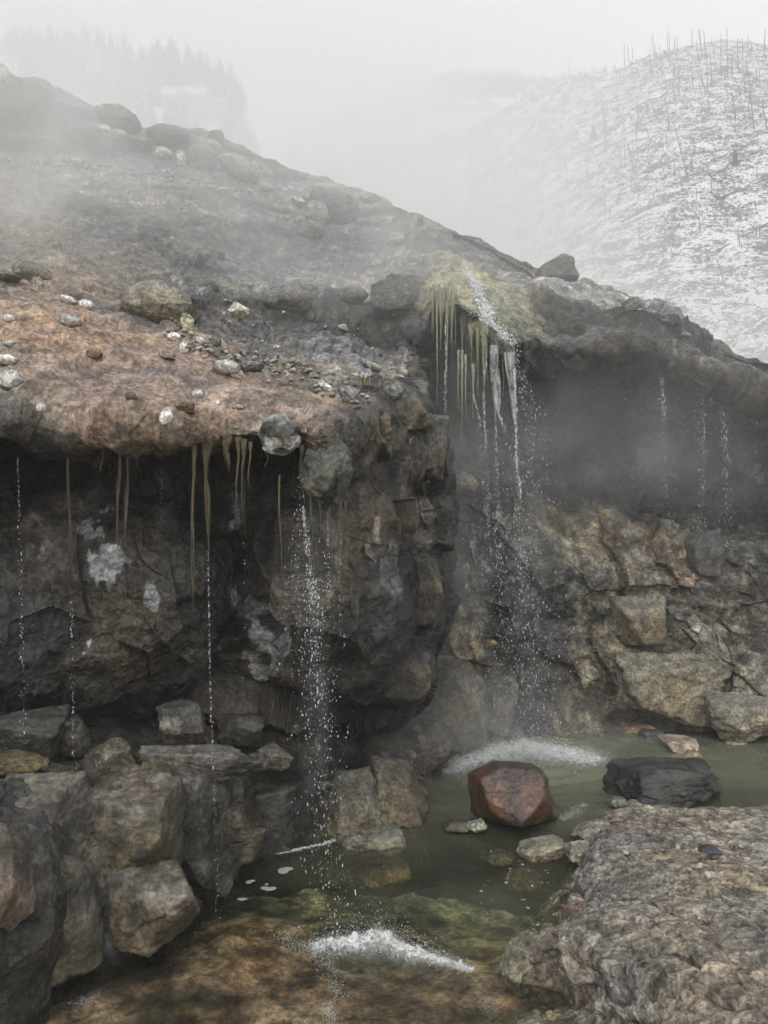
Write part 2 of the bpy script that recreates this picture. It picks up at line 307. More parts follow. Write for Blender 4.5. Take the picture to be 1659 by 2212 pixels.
h2, id2, e2 = facets(q1 + warp * 0.05, 0.50, 23, 0.8)
h3, id3, e3 = facets(q1 + warp * 0.03, 0.17, 37, 0.8); h4, id4, e4 = facets(p0, 0.055, 39, 0.8)
fac = h1 * 0.30 + h2 * 0.15 * sstep(-.2, .3, fbm(p0, .9, 2, 58) + .1) + h3 * 0.028 * sstep(-.1, .35, fbm(p0, .6, 3, 57)) + h4 * .007 + fbm(p0, 0.25, 5, 59, 0.55) * 0.032 + fbm(p0 * np.array([1, 1, .4]), 0.5, 4, 60, ridged=True) * 0.04
lmp = fbm(p0 * np.array([1, 1, .55]), 0.75, 5, 61) * 0.15 + fbm(p0 * np.array([1.6, 1, .5]), 0.28, 4, 67, ridged=True) * 0.045
grt = fbm(p0, 0.65, 6, 71, 0.5) * 0.12 + np.maximum(0, fbm(p0, 0.14, 3, 79)) * 0.05 + h3 * .025 + fbm(p0 * np.array([.10, .5, 1]), .55, 4, 73) * .26
soilk = np.where(Rg[:, 2] > .75, np.clip(1.25 - (p0[:, 1] - 6.5) * .13, .42, 1), 1)
grt = grt * soilk; lmp = lmp * np.maximum(soilk, .6)
disp = Rg[:, 0] * fac + Rg[:, 1] * lmp + Rg[:, 2] * grt * np.clip(lod, 0.6, 1.6)
slen = np.linalg.norm(np.gradient(G, axis=1), axis=2).reshape(-1) + .5 * np.linalg.norm(np.gradient(G, axis=0), axis=2).reshape(-1)
disp = disp * np.clip(.05 / (slen + 1e-6), .06, 1)
edge = sstep(0, 3, rowp) * sstep(0, 14, H_ - 1 - rowp)
p1 = p0 + nrm * (disp * edge)[:, None]
# surface colour: broken by cell, ochre stains, drip streaks, white mineral crusts
c = Cg * (1 + 0.55 * Rg[:, 0:1] * (id2[:, None] - 0.5) + 0.3 * Rg[:, 0:1] * (id3[:, None] - 0.5))
st = fbm(p0 * np.array([1, 1, .16]), 0.22, 4, 83)
face = sstep(0.4, 0.8, Rg[:, 0])
c = c * (1 + 0.55 * face * np.clip(st * 2.2, -0.8, 1.2))[:, None]
och = sstep(0.06, 0.32, fbm(p0, 0.8, 5, 91)) * face * 0.65
c = c * (1 - och[:, None]) + och[:, None] * np.array([.165, .12, .06]) * (0.6 + 0.8 * id3[:, None]) * np.clip(Cg.mean(1) / .09, .5, 1.8)[:, None]
lich = sstep(0.30, 0.46, fbm(p0, 0.33, 5, 97)) * face * 0.5
c = c * (1 - lich[:, None]) + lich[:, None] * np.array([.27, .26, .24]) * np.clip(Cg.mean(1) / .12, .3, 1.2)[:, None]
CR = [(225,1180,50,85,.8),(172,1370,24,48,.9),(140,1340,18,22,.7),(487,1400,9,58,1.),(540,1310,34,42,.6),(575,1420,26,75,.75),(560,1460,32,34,.8),(590,1330,20,60,.6),
      (325,1290,14,38,.5),(510,1095,20,38,.6),(395,1545,18,32,.7),(90,1180,28,40,.3),(815,1220,22,60,.4),(780,1160,16,50,.35),(1015,1190,12,42,.75),(1000,1240,8,30,.7),(1040,1230,9,40,.6),
      (1640,1020,18,34,.7),(1075,1150,12,60,.4),(1330,1030,60,40,.25),(1060,1090,14,40,.4)]
nz = fbm(p0, 0.10, 4, 101) ; nz2 = fbm(p0 * np.array([1,1,.35]), 0.07, 3, 107)
crust = np.zeros(len(p0), np.float32)
for (x, y, rx, ry, a) in CR:
    k = np.exp(-(((pj_x - x) / rx) ** 2 + ((pj_y - y) / ry) ** 2) * 0.9)
    crust = np.maximum(crust, a * sstep(0.34, 0.52, k * (0.72 + 1.5 * nz + 2.0 * fbm(p0 * np.array([1, 1, .22]), 0.09, 4, 163))))
c = c * (1 - crust[:, None]) + crust[:, None] * np.array([.46, .47, .47])
# dry gravel specks and pale crust on the upper slopes
soil = sstep(0.7, 1.0, Rg[:, 2]) * (1 - face)
spk = sstep(0.22, 0.42, fbm(p0, 0.10, 3, 113)) * soil * 0.5
c = c * (1 - spk[:, None]) + spk[:, None] * np.array([.36, .355, .34])
stra = fbm(p0 * np.array([.05, .3, 1]), 0.40, 3, 127) * soil
c = c * np.clip(1 + 1.9 * stra, .35, 2.4)[:, None]
mud = sstep(0.75, 1.0, Rg[:, 1]) * (1 - face)
mv = fbm(p0, 0.5, 4, 131) * mud; mv2 = fbm(p0 * np.array([1, .5, .5]), 0.16, 4, 137) * mud
c = c * (1 + 0.4 * mv + 0.3 * mv2)[:, None]
gr = sstep(0.05, 0.3, fbm(p0, 0.6, 4, 139)) * mud * 0.35
c = c * (1 - gr[:, None]) + gr[:, None] * c.mean(1, keepdims=True) * np.array([1.02, 1.0, .86])
wet = np.clip(Rg[:, 3] + 0.2 * st, 0, 1)
gl_ = c.mean(1, keepdims=True); c = gl_ + (c - gl_) * 0.64
c = c * np.where(face > .5, .66, .82)[:, None]
loc_ = fbm(p0, .16, 4, 151); c = c * np.clip(1 + .9 * face * loc_ + .5 * face * fbm(p0, 1.3, 3, 157), .3, 2.2)[:, None]
col4 = np.concatenate([np.clip(c, .012, .62), wet[:, None]], 1)
# depth buffer of the finished surface, to stand things on it
ZB = np.full((600, 480), 1e9, np.float32)        # 4-pixel buckets, x from -130, y from -40
def zb_add(v):
    x, y, d = proj(v)
    ix = ((x + 130) / 4).astype(int); iy = ((y + 40) / 4).astype(int)
    ok = (ix >= 0) & (ix < 480) & (iy >= 0) & (iy < 600)
    np.minimum.at(ZB, (iy[ok], ix[ok]), d[ok])
zb_add(p1)
def zat(px, py):
    ix, iy = int((px + 130) / 4), int((py + 40) / 4)
    w = ZB[max(iy-1, 0):iy+2, max(ix-1, 0):ix+2]
    w = w[w < 1e8]
    return float(np.median(w)) if len(w) else None
MAT_HILL = terrain_material('steamed_soil', 32, 7, 0.6, 0.34, chips=.35)
MAT_CLIFF = terrain_material('weathered_hot_spring_rock', 34, 6, 0.7, 0.42, chips=.7)
lip_row = sum(cr_[:12]) + cr_[12] // 2
fa = grid_faces(H_, W_)
if not flip: pass
fr = (fa[:, 0] // W_)
def sub_sheet(name, sel, lab, cat):
    f = fa[sel]; u, inv = np.unique(f, return_inverse=True)
    o = link(name, mesh_from(name, p1[u], inv.reshape(-1, 4), col4[u], smooth=(name != 'cliff')), MAT_CLIFF if name == 'cliff' else MAT_HILL)
    return tag(o, lab, cat, kind='structure')
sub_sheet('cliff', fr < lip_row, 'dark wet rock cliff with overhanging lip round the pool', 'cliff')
sub_sheet('hillside', fr >= lip_row, 'steaming grey and rust coloured slope above the cliff', 'hillside')

# ------------------------------------------------------------------ ground, pool bed, foreground bedrock
gm = terrain_material('valley_ground', 3, .3, .3, .4)
gv = []
gx = np.linspace(-1500, 1500, 61); gy = np.linspace(-1000, 2000, 61)
GX, GY = np.meshgrid(gx, gy)
gp = np.stack([GX, GY, np.full_like(GX, -2.5)], -1)
gp[..., 2] += fbm(gp.reshape(-1, 3), 160, 3, 3).reshape(61, 61) * 0.8
link_o = link('ground', mesh_from('ground', gp.reshape(-1, 3), grid_faces(61, 61), np.tile([.16, .15, .13, .1], (61*61, 1))), gm)
tag(link_o, 'stony valley ground reaching to the horizon', 'ground', kind='structure')

def simple_net(rows, step=2.5, lim=120):
    n = np.array(rows, np.float32)
    global STEP
    old, STEP = STEP, step
    a, b = steps(n, 0), steps(n, 1); STEP = old
    a = [min(x, lim) for x in a]; b = [min(x, lim) for x in b]
    return np.einsum('ir,rck,jc->ijk', cr_matrix(a), n, cr_matrix(b)), a, b

# pool bed, everything under the water
bx = np.linspace(-7, 9, 420); by = np.linspace(1.5, 11, 420)
BX, BY = np.meshgrid(bx, by)
bp = np.stack([BX, BY, np.zeros_like(BX)], -1).reshape(-1, 3).astype(np.float32)
xx, yy, dd_ = proj(bp)
deep = -0.30 + 0.12 * fbm(bp, 1.2, 4, 203) + 0.05 * fbm(bp, 0.25, 4, 207)
edge_y = 4.5 - 0.12 * (bp[:, 0] + 0.1)             # the edge the water spills over onto the red-brown bed
shelf = sstep(1.15, -0.35, bp[:, 1] - edge_y + 0.5 * fbm(bp, 0.7, 4, 431)) 
hb1, idb, eb = facets(bp, 0.35, 217, 0.5)
shz = -0.085 + 0.06 * fbm(bp, 0.5, 4, 213) + 0.035 * hb1
bz = deep * (1 - shelf) + shz * shelf
bp[:, 2] = bz
bc = np.where(shelf[:, None] > 0, np.array([.22, .205, .125]) * (1 - shelf[:, None]) + np.array([.25, .160, .115]) * shelf[:, None], 0)
bn = fbm(bp, 0.5, 5, 221); bn2 = fbm(bp, 0.16, 4, 223)
bc = bc * np.clip(1 + 1.5 * bn + 1.2 * bn2 + .5 * (idb - .5), .15, 3)[:, None]
dk = sstep(0.0, 0.35, fbm(bp, 0.9, 4, 227)) * (1 - 0.5 * shelf)
bc = bc * (1 - 0.6 * dk[:, None])
MAT_BED = terrain_material('pool_bed', 30, 7, .5, .5)
o = link('pool_bed', mesh_from('pool_bed', bp, grid_faces(420, 420), np.concatenate([np.clip(bc, .01, .4), np.full((len(bp), 1), .5)], 1)), MAT_BED)
tag(o, 'olive and red brown stony bed under the pool', 'pool bed', kind='structure')

# foreground bedrock (lower right)
fg = [
 [W(1290,1752,-.1), W(1330,1742,0.0), W(1420,1738,.02), W(1520,1740,.02), W(1680,1738,.03), W(2000,1740,.05), W(2500,1745,.05)],
 [W(1255,1800,-.05), W(1310,1765,.10), W(1420,1752,.14), W(1520,1752,.16), W(1680,1752,.18), W(2000,1754,.2), W(2500,1760,.2)],
 [W(1235,1850,-.05), W(1300,1815,.16), W(1420,1800,.22), W(1520,1800,.25), W(1680,1800,.28), W(2000,1805,.3), W(2500,1815,.3)],
 [W(1205,1915,-.08), W(1290,1885,.24), W(1420,1870,.32), W(1520,1870,.36), W(1680,1870,.4), W(2000,1875,.42), W(2500,1890,.42)],
 [W(1180,1975,-.1), W(1270,1950,.30), W(1400,1940,.42), W(1520,1940,.47), W(1680,1940,.52), W(2000,1950,.55), W(2500,1970,.55)],
 [W(1120,2060,-.15), W(1215,2010,.30), W(1360,2010,.46), W(1520,2010,.56), W(1680,2020,.62), W(2000,2040,.66), W(2500,2060,.66)],
 [W(1128,2130,-.15), W(1205,2085,.20), W(1330,2080,.42), W(1500,2085,.60), W(1680,2100,.68), W(2000,2130,.72), W(2500,2160,.72)],
 [W(1150,2175,-.1), W(1225,2160,.06), W(1330,2150,.34), W(1500,2160,.60), W(1680,2185,.72), W(2000,2220,.78), W(2500,2250,.78)],
 [W(1020,2200,-.08), W(1190,2195,.06), W(1330,2205,.30), W(1500,2230,.60), W(1680,2270,.76), W(2000,2320,.82), W(2500,2360,.82)],
 [W(980,2260,-.06), W(1180,2270,.10), W(1330,2300,.36), W(1500,2340,.66), W(1680,2400,.82), W(2000,2500,.9), W(2500,2560,.9)],
 [W(900,2400,-.04), W(1150,2430,.15), W(1330,2480,.42), W(1500,2560,.72), W(1680,2700,.9), W(2000,2900,.95), W(2500,3000,.95)],
 [W(700,3000,-.02), W(1000,3300,.2), W(1330,3400,.5), W(1500,3500,.78), W(1680,3600,.92), W(2000,3600,.95), W(2600,3600,.95)],
]
FGg, _a, _b = simple_net(fg, 2.0, 150)
fp = FGg.reshape(-1, 3); fn = grid_normals(FGg).reshape(-1, 3)
if np.median(fn[:, 2]) < 0: fn = -fn
fw = np.stack([fbm(fp, 0.25, 3, 301), fbm(fp, 0.25, 3, 307), fbm(fp, 0.25, 3, 311)], 1)
rot = np.array([[.83, .45, .3], [-.5, .86, .1], [-.2, -.2, .96]])
fq = (fp @ rot.T) * np.array([1.0, .55, 1.5])
a1, i1, g1 = facets(fq + fw * .10, .30, 317, .6); a2, i2, g2 = facets(fq + fw * .06, .11, 331, .65); a3, i3, g3 = facets(fp + fw * .04, .045, 337, .65)
side = sstep(0.86, 0.55, fn[:, 2])
fd = a1 * (.022 + .075 * side) + a2 * (.007 + .032 * side) + a3 * .006 + fbm(fp @ rot.T * np.array([1, .3, 1]), .16, 4, 343, ridged=True) * .016 + fbm(fp, .5, 5, 341, .55) * .05 - .02 * np.exp(-(g1 / .07) ** 2) - .010 * np.exp(-(g2 / .08) ** 2)
fp1 = fp + fn * fd[:, None]
fb = fbm(fp, .7, 5, 347); fs = fbm(fp, .06, 4, 349)
base = np.array([.168, .153, .132]) * (1 + .25 * fb[:, None]) 
tan_ = sstep(.02, .35, fbm(fp, .45, 4, 353)); base = base * (1 - .4 * tan_[:, None]) + .4 * tan_[:, None] * np.array([.225, .20, .158])
red_ = sstep(.15, .4, fbm(fp, .5, 4, 359)) * .55; base = base * (1 - red_[:, None]) + red_[:, None] * np.array([.135, .108, .09])
base = base * (1 + .5 * (i2 - .5) + .6 * (i3 - .5) + .4 * fs)[:, None]
wl = sstep(.10, -.02, fp1[:, 2]); base = base * (1 - .5 * wl[:, None]) + .5 * wl[:, None] * np.array([.07, .075, .03])
MAT_FG = terrain_material('crumbly_bedrock', 48, 10, .6, .34, .010, chips=1.0)
o = link('bedrock', mesh_from('bedrock', fp1, grid_faces(*FGg.shape[:2]), np.concatenate([np.clip(base, .02, .5), np.clip(.25 + .5 * wl, 0, 1)[:, None]], 1), smooth=False), MAT_FG)
tag(o, 'crumbly grey brown bedrock shelf in front of the pool', 'bedrock', kind='structure')
ZF = np.full((600, 480), 1e9, np.float32)
zb_add(fp1)

# ------------------------------------------------------------------ water
wm, nt, out = new_mat('pool_water'); L = nt.links
co = N(nt, 'ShaderNodeTexCoord').outputs['Object']
tr = N(nt, 'ShaderNodeBsdfTransparent'); tr.inputs['Color'].default_value = (.86, .89, .79, 1)
df = N(nt, 'ShaderNodeBsdfDiffuse'); df.inputs['Color'].default_value = (.19, .197, .135, 1)
gl = N(nt, 'ShaderNodeBsdfGlossy', Roughness=.06)
at = N(nt, 'ShaderNodeAttribute', attribute_name='Col')
m1 = N(nt, 'ShaderNodeMixShader'); L.new(at.outputs['Fac'], m1.inputs[0]); L.new(tr.outputs[0], m1.inputs[1]); L.new(df.outputs[0], m1.inputs[2])
fr_ = N(nt, 'ShaderNodeFresnel', IOR=1.33)
hn = math_(nt, 'ADD', noise_node(nt, co, 5, 3, .5), math_(nt, 'MULTIPLY', noise_node(nt, co, 22, 3, .5, .5), .35))
bmp = N(nt, 'ShaderNodeBump', Strength=.35, Distance=.04); L.new(hn, bmp.inputs['Height'])
L.new(bmp.outputs[0], gl.inputs['Normal']); L.new(bmp.outputs[0], fr_.inputs['Normal'])
m2 = N(nt, 'ShaderNodeMixShader'); L.new(fr_.outputs[0], m2.inputs[0]); L.new(m1.outputs[0], m2.inputs[1]); L.new(gl.outputs[0], m2.inputs[2])
L.new(m2.outputs[0], out.inputs['Surface'])
wx = np.linspace(-4, 6, 620); wy = np.linspace(1.5, 10.5, 620)
WX, WY = np.meshgrid(wx, wy)
wp = np.stack([WX, WY, np.zeros_like(WX)], -1).reshape(-1, 3).astype(np.float32)
near = sstep(2.2, .2, np.hypot(wp[:, 0] - 0.0, wp[:, 1] - 4.5)); far_ = sstep(2.5, .3, np.hypot(wp[:, 0] - 1.55, wp[:, 1] - 8.0))
wp[:, 2] = fbm(wp, .35, 3, 401) * (.006 + .016 * near + .02 * far_) + fbm(wp, .1, 2, 409) * (.002 + .006 * near + .006 * far_)
for cx0, cy0, amp_, lam, ext in ((-.10, 4.55, .010, .16, .9), (1.55, 7.95, .014, .26, 1.6), (-.95, 4.6, .004, .10, .4), (-1.55, 4.3, .004, .10, .4), (-.45, 4.7, .005, .12, .5)):
    rr_ = np.hypot(wp[:, 0] - cx0, wp[:, 1] - cy0) + .06 * fbm(wp, .4, 2, 419); wp[:, 2] += amp_ * np.sin(rr_ * 6.283 / lam) * np.exp(-(rr_ / ext) ** 2)
e2 = 4.5 - 0.12 * (wp[:, 0] + 0.1)
thin = sstep(1.05, -0.35, wp[:, 1] - e2 + .5 * fbm(wp, .7, 4, 431))
wp[:, 2] += thin * (.010 * fbm(wp * np.array([1, .5, 1]), .10, 3, 437))
murk = .22 + .30 * fbm(wp, .8, 3, 411) + .38 * sstep(5.8, 7.6, wp[:, 1]); murk = murk * (1 - .82 * thin)
milky = sstep(1.6, .2, np.hypot(wp[:, 0] - 1.6, (wp[:, 1] - 7.9) * 1.2))
wc = np.clip(murk + .3 * milky, 0, .93)
o = link('pool_water', mesh_from('pool_water', wp, grid_faces(620, 620), np.stack([wc, wc, wc, wc], 1)), wm)
tag(o, 'murky olive green water of the hot pool', 'pool water', kind='structure')

# ------------------------------------------------------------------ snowy mountain and foggy ridges
def snow_material(name, cover, scale, dark=(.10, .095, .085), white=(.82, .84, .87)):
    m, nt, out = new_mat(name); L = nt.links
    co = N(nt, 'ShaderNodeTexCoord').outputs['Object']
    mp = N(nt, 'ShaderNodeMapping'); L.new(co, mp.inputs[0]); mp.inputs['Scale'].default_value = (1, .8, 1.0); mp.inputs['Rotation'].default_value = (0, R_(-30), 0)
    n1 = noise_node(nt, mp.outputs[0], scale, 8, .72, .4); n2 = noise_node(nt, mp.outputs[0], scale * .16, 4, .6, .5)
    s = math_(nt, 'ADD', n1, math_(nt, 'MULTIPLY', math_(nt, 'SUBTRACT', n2, .5), .6))
    c_ = ramp(nt, s, [(cover - .05, dark), (cover - .005, (.28, .27, .26)), (cover + .03, white)])
    b = N(nt, 'ShaderNodeBsdfPrincipled', Roughness=.85); L.new(c_, b.inputs['Base Color'])
    bm = N(nt, 'ShaderNodeBump', Strength=.6, Distance=.6); L.new(n1, bm.inputs['Height']); L.new(bm.outputs[0], b.inputs['Normal'])
    L.new(b.outputs[0], out.inputs['Surface']); return m
def slope(name, rows, mat, amp, seed, lab, cat, step=4.0):
    g, a, b = simple_net(rows, step, 90)
    v = g.reshape(-1, 3); n = grid_normals(g).reshape(-1, 3)
    if np.median(np.sum(n * (v - np.array([0, 0, CAMZ])), 1)) > 0: n = -n
    f1, _, _ = facets(v, amp * 7, seed, .5)
    v = v + n * (fbm(v, amp * 12, 5, seed, .55) * amp + np.maximum(0, fbm(v, amp * 1.6, 3, seed + 5)) * amp * .35 + f1 * amp * .25)[:, None]
    o = link(name, mesh_from(name, v, grid_faces(*g.shape[:2])), mat); tag(o, lab, cat, kind='structure')
    return v
mrows = [[P(px, py, d) for px, py, d in r] for r in [
 [(1000,335,245),(1080,290,240),(1130,262,235),(1190,236,228),(1260,214,221),(1330,195,215),(1400,180,212),(1470,165,210),(1560,145,208),(1670,160,206),(1950,190,200)],
 [(1010,285,212),(1080,243,210),(1130,215,207),(1190,188,203),(1260,166,196),(1330,150,190),(1400,120,188),(1470,104,186),(1560,90,184),(1670,104,182),(1950,130,175)],
 [(1010,372,184),(1080,330,180),(1130,300,176),(1190,272,169),(1260,245,162),(1330,225,155),(1400,200,150),(1470,185,147),(1560,180,144),(1670,190,140),(1950,210,132)],
 [(1010,480,152),(1080,440,148),(1130,410,144),(1190,375,138),(1260,350,130),(1330,325,125),(1400,305,120),(1470,295,116),(1560,295,112),(1670,300,108),(1950,310,100)],
 [(1010,600,118),(1080,565,115),(1130,530,112),(1190,495,108),(1260,465,102),(1330,445,97),(1400,430,93),(1470,425,89),(1560,425,86),(1670,430,82),(1950,440,75)],
 [(1010,670,92),(1080,650,90),(1130,625,88),(1190,600,85),(1260,580,80),(1330,570,76),(1400,565,72),(1470,565,69),(1560,570,66),(1670,575,62),(1950,585,56)],
 [(1010,760,70),(1080,750,68),(1130,740,66),(1190,730,64),(1260,722,61),(1330,718,58),(1400,718,55),(1470,720,52),(1560,725,49),(1670,735,46),(1950,750,42)],
 [(1010,940,52),(1080,940,50),(1130,940,49),(1190,940,47),(1260,940,45),(1330,940,43),(1400,940,41),(1470,940,39),(1560,940,37),(1670,950,34),(1950,960,31)]]]
MTN = slope('mountain', mrows, snow_material('thin_snow_over_scrub', .495, 2.5, (.075, .072, .066), (.80, .82, .84)), 1.3, 501, 'snow dusted burnt mountainside rising on the right', 'mountain', 3.0)
frows = [[P(px, py, d) for px, py, d in r] for r in [
 [(620,330,400),(820,250,395),(980,200,390),(1090,200,385),(1180,205,380),(1280,200,370),(1400,190,360)],
 [(620,300,360),(820,215,355),(980,172,350),(1090,172,345),(1180,178,340),(1280,170,330),(1400,160,320)],
 [(620,400,310),(820,330,305),(980,270,300),(1090,265,295),(1180,270,290),(1280,280,285),(1400,280,280)],
 [(620,640,260),(820,600,255),(980,560,250),(1090,540,250),(1180,530,250),(1280,500,250),(1400,480,250)]]]
FAR = slope('far_ridge', frows, snow_material('distant_snowy_ridge', .50, .30), 2.5, 541, 'distant snowy ridge fading into cloud', 'ridge', 4)
lrows = [[P(px, py, d) for px, py, d in r] for r in [
 [(-400,160,150),(-150,120,150),(0,110,148),(100,90,146),(200,90,145),(300,130,143),(380,170,140),(450,190,136),(520,250,132),(600,480,128)],
 [(-400,130,135),(-150,100,134),(0,90,132),(100,72,130),(200,72,128),(300,112,126),(380,148,123),(450,170,120),(520,225,117),(590,470,114)],
 [(-400,250,110),(-150,230,108),(0,220,106),(100,210,104),(200,210,102),(300,235,100),(380,255,98),(450,275,95),(520,330,93),(580,520,90)],
 [(-400,380,88),(-150,370,86),(0,360,84),(100,355,82),(200,355,80),(300,365,78),(380,375,76),(450,390,74),(520,440,72),(570,580,70)],
 [(-400,640,62),(-150,640,60),(0,640,60),(100,640,58),(200,640,57),(300,640,56),(380,640,55),(450,640,54),(520,660,53),(560,720,52)]]]
RDG = slope('wooded_ridge', lrows, snow_material('snowy_forest_floor', .50, .35), 1.2, 571, 'wooded ridge nearly lost in steam at the left', 'ridge', 4)

# ------------------------------------------------------------------ loose rocks
import bmesh
_ico = {}
def ico(level):
    if level not in _ico:
        bm = bmesh.new(); bmesh.ops.create_icosphere(bm, subdivisions=level, radius=1.0)
        bm.verts.ensure_lookup_table()
        _ico[level] = (np.array([v.co[:] for v in bm.verts], np.float32), np.array([[v.index for v in f.verts] for f in bm.faces], np.int32))
        bm.free()
    return _ico[level]
zb_add(MTN)
def buffer_of(v):
    z = np.full((600, 480), 1e9, np.float32); x, y, d = proj(v)
    ix = ((x + 130) / 4).astype(int); iy = ((y + 40) / 4).astype(int); ok = (ix >= 0) & (ix < 480) & (iy >= 0) & (iy < 600)
    np.minimum.at(z, (iy[ok], ix[ok]), d[ok]); return z
ZM, ZR, ZH = buffer_of(MTN), buffer_of(RDG), buffer_of(p1)
def zin(z, px, py):
    ix, iy = int((px + 130) / 4), int((py + 40) / 4)
    w = z[max(iy-2, 0):iy+3, max(ix-2, 0):ix+3]; w = w[w < 1e8]
    return float(np.median(w)) if len(w) else None
MAT_STONE = terrain_material('stone', 36, 8, .6, .34, .010, chips=.25)
MAT_WETSTONE = terrain_material('wet_stone', 34, 7, .6, .42, .010, .55, chips=.35)
def rock_shape(level, size, style, seed, rough=1.0, planes=None):
    v, f = ico(level); v = v.copy(); rng = np.random.RandomState(seed)
    q = v + rng.uniform(-50, 50, 3)
    if style == 'hewn':
        pl = []
        for ax in range(3):
            for sg in (-1, 1):
                n = np.zeros(3); n[ax] = sg; n += rng.normal(0, .26, 3); n /= np.linalg.norm(n); pl.append((n, rng.uniform(.86, 1)))
        for _ in range(11):
            n = rng.normal(size=3); n /= np.linalg.norm(n); pl.append((n, rng.uniform(.90, 1.2)))
        p_e = 40
        if planes: p_e = 34; pl = [(np.array(q_[:3]) / np.linalg.norm(q_[:3]), q_[3]) for q_ in planes]
        v = v / (sum(np.maximum(0, v @ n / t) ** p_e for n, t in pl) ** (1 / p_e))[:, None]; nc, lo, hi = 0, 0, 0
    elif style == 'block':
        v = np.sign(v) * np.abs(v) ** .78; v = v * (1 + .14 * fbm(q, 1.2, 3, seed))[:, None]; nc, lo, hi = 7, .74, .95
    elif style == 'round':
        v = v * (1 + .16 * fbm(q, 1.1, 3, seed) + .03 * fbm(q, .3, 3, seed + 3))[:, None]
        nc, lo, hi = 6, .74, .95
    elif style == 'slab':
        v = np.sign(v) * np.abs(v) ** .72; nc, lo, hi = 9, .78, 1.0
    else:
        nc, lo, hi = 13, .60, .88
    for _ in range(nc):
        n = rng.normal(size=3); n /= np.linalg.norm(n); t = rng.uniform(lo, hi)
        over = np.maximum(0, v @ n - t); v = v - over[:, None] * n * .96
    v = v / np.abs(v).max(0)
    if style == 'hewn':
        h, _, _ = facets(v + q[0], .8, seed, .8); h5, _, _ = facets(v + q[0], .3, seed + 2, .8)
        v = v * (1 + rough * (.085 * h * sstep(-.1, .3, fbm(q, .8, 2, seed + 5)) + .038 * h5 + .045 * fbm(q, .45, 6, seed + 7, .6)))[:, None]; rough *= .4
    elif style not in ('round', 'block'):
        h, r, e = facets(v + q[0], .55, seed, .5); h5, _, _ = facets(v + q[0], .22, seed + 2, .7); v = v * (1 + .13 * h + .045 * h5 + .06 * fbm(q, .6, 4, seed + 7))[:, None]
    v = v * (1 + rough * .035 * fbm(q, .16, 4, seed + 9))[:, None]
    return v * np.array(size, np.float32) / 2, f
def stone_colors(v, col, seed, wet=.15, vary=.35, top=None, patch=None):
    s = np.abs(v).max() + 1e-6; q = v / s + seed * 1.7
    c = np.array(col)[None] * (1 + vary * fbm(q, .7, 5, seed + 21) + vary * .8 * fbm(q, .16, 3, seed + 25))[:, None]
    if patch is not None:
        k = sstep(.02, .25, fbm(q, .6, 5, seed + 31)) * patch[3]; c = c * (1 - k[:, None]) + k[:, None] * np.array(patch[:3])
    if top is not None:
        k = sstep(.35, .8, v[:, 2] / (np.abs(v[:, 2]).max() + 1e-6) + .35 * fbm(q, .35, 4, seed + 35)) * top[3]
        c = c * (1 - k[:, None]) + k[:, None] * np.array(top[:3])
    return np.concatenate([np.clip(c, .01, .75), np.full((len(v), 1), wet)], 1)
_seed = [700]
def rock(name, label, px, py, wpx, hpx, col, style='round', d=None, ratio=.8, tilt=(0, 0, 0), group=None, cat='rock', wet=.15, seat=.3, level=None, push=.12, rough=1.0, vary=.35, top=None, patch=None, seed=None, mat=None, planes=None):
    """A stone filling wpx by hpx layout pixels round (px, py), resting on the surface met there."""
    _seed[0] += 13; sd = seed or _seed[0]
    if d is None: d = zat(px, py + hpx * seat) or 10.0
    w, h = wpx / F * d, hpx / F * d
    lv = level or (6 if max(wpx, hpx) > 150 else 5 if max(wpx, hpx) > 55 else 4 if max(wpx, hpx) > 22 else 3)
    v, f = rock_shape(lv, (w, w * ratio, h), style, sd, rough, planes)
    if any(tilt): v = v @ np.array(Matrix.Rotation(R_(tilt[0]), 3, 'X') @ Matrix.Rotation(R_(tilt[1]), 3, 'Y') @ Matrix.Rotation(R_(tilt[2]), 3, 'Z')).T
    o = link(name, mesh_from(name, v, f, stone_colors(v, col, sd, wet, vary, top, patch), smooth=(style in ('round', 'block', 'hewn') or lv < 4)), mat or (MAT_WETSTONE if wet > .4 else MAT_STONE))
    o.location = P(px, py, d + w * ratio * push)
    return tag(o, label, cat, group)
PALE, WHITE, GREY, DARK = (.42, .41, .39), (.56, .55, .52), (.17, .168, .16), (.075, .075, .074)
TAN, OLV, BRN = (.27, .24, .19), (.19, .18, .13), (.12, .105, .08)
# in and by the pool
rock('boulder', 'wet rust brown boulder standing in the pool', 1109, 1712, 226, 156, (.098, .050, .032), 'hewn', d=6.25, ratio=.85, cat='boulder', wet=.8, seat=0, push=0, rough=.6, vary=.6, patch=(.05, .036, .028, .65), top=(.05, .047, .043, .5),
     planes=[(-.20, -.80, .55, .66), (.1, .25, 1, .86), (-.55, .1, .85, .95), (-1, -.25, -.12, .92), (1, -.25, .22, .93), (.7, -.75, -.3, .95), (0, -.3, -1, .88), (-.6, -.6, -.6, .98), (0, 1, .1, .9), (.75, .1, .75, 1.02), (-.5, -.8, .0, .9)])
rock('boulder', 'long black wet slab of rock lying in the pool', 1443, 1692, 300, 94, (.014, .014, .0135), 'hewn', d=6.85, ratio=.5, cat='boulder', wet=.6, push=.1, rough=1.5, patch=(.035, .035, .032, .5), top=(.07, .07, .063, .4),
     planes=[(.05, -1, .22, .8), (-.05, .1, 1, .84), (-1, -.25, .25, .95), (-.5, -.1, .85, 1.0), (1, -.3, .35, .95), (.45, -.1, .9, .96), (.7, -.6, -.5, .98), (0, -.2, -1, .85), (0, 1, 0, .9), (-.25, -.9, .6, .84), (.35, -.95, .1, .84)])
rock('stone', 'small rounded grey stone under the black slab', 1333, 1733, 42, 28, (.13, .13, .115), 'round', d=6.6, wet=.4)
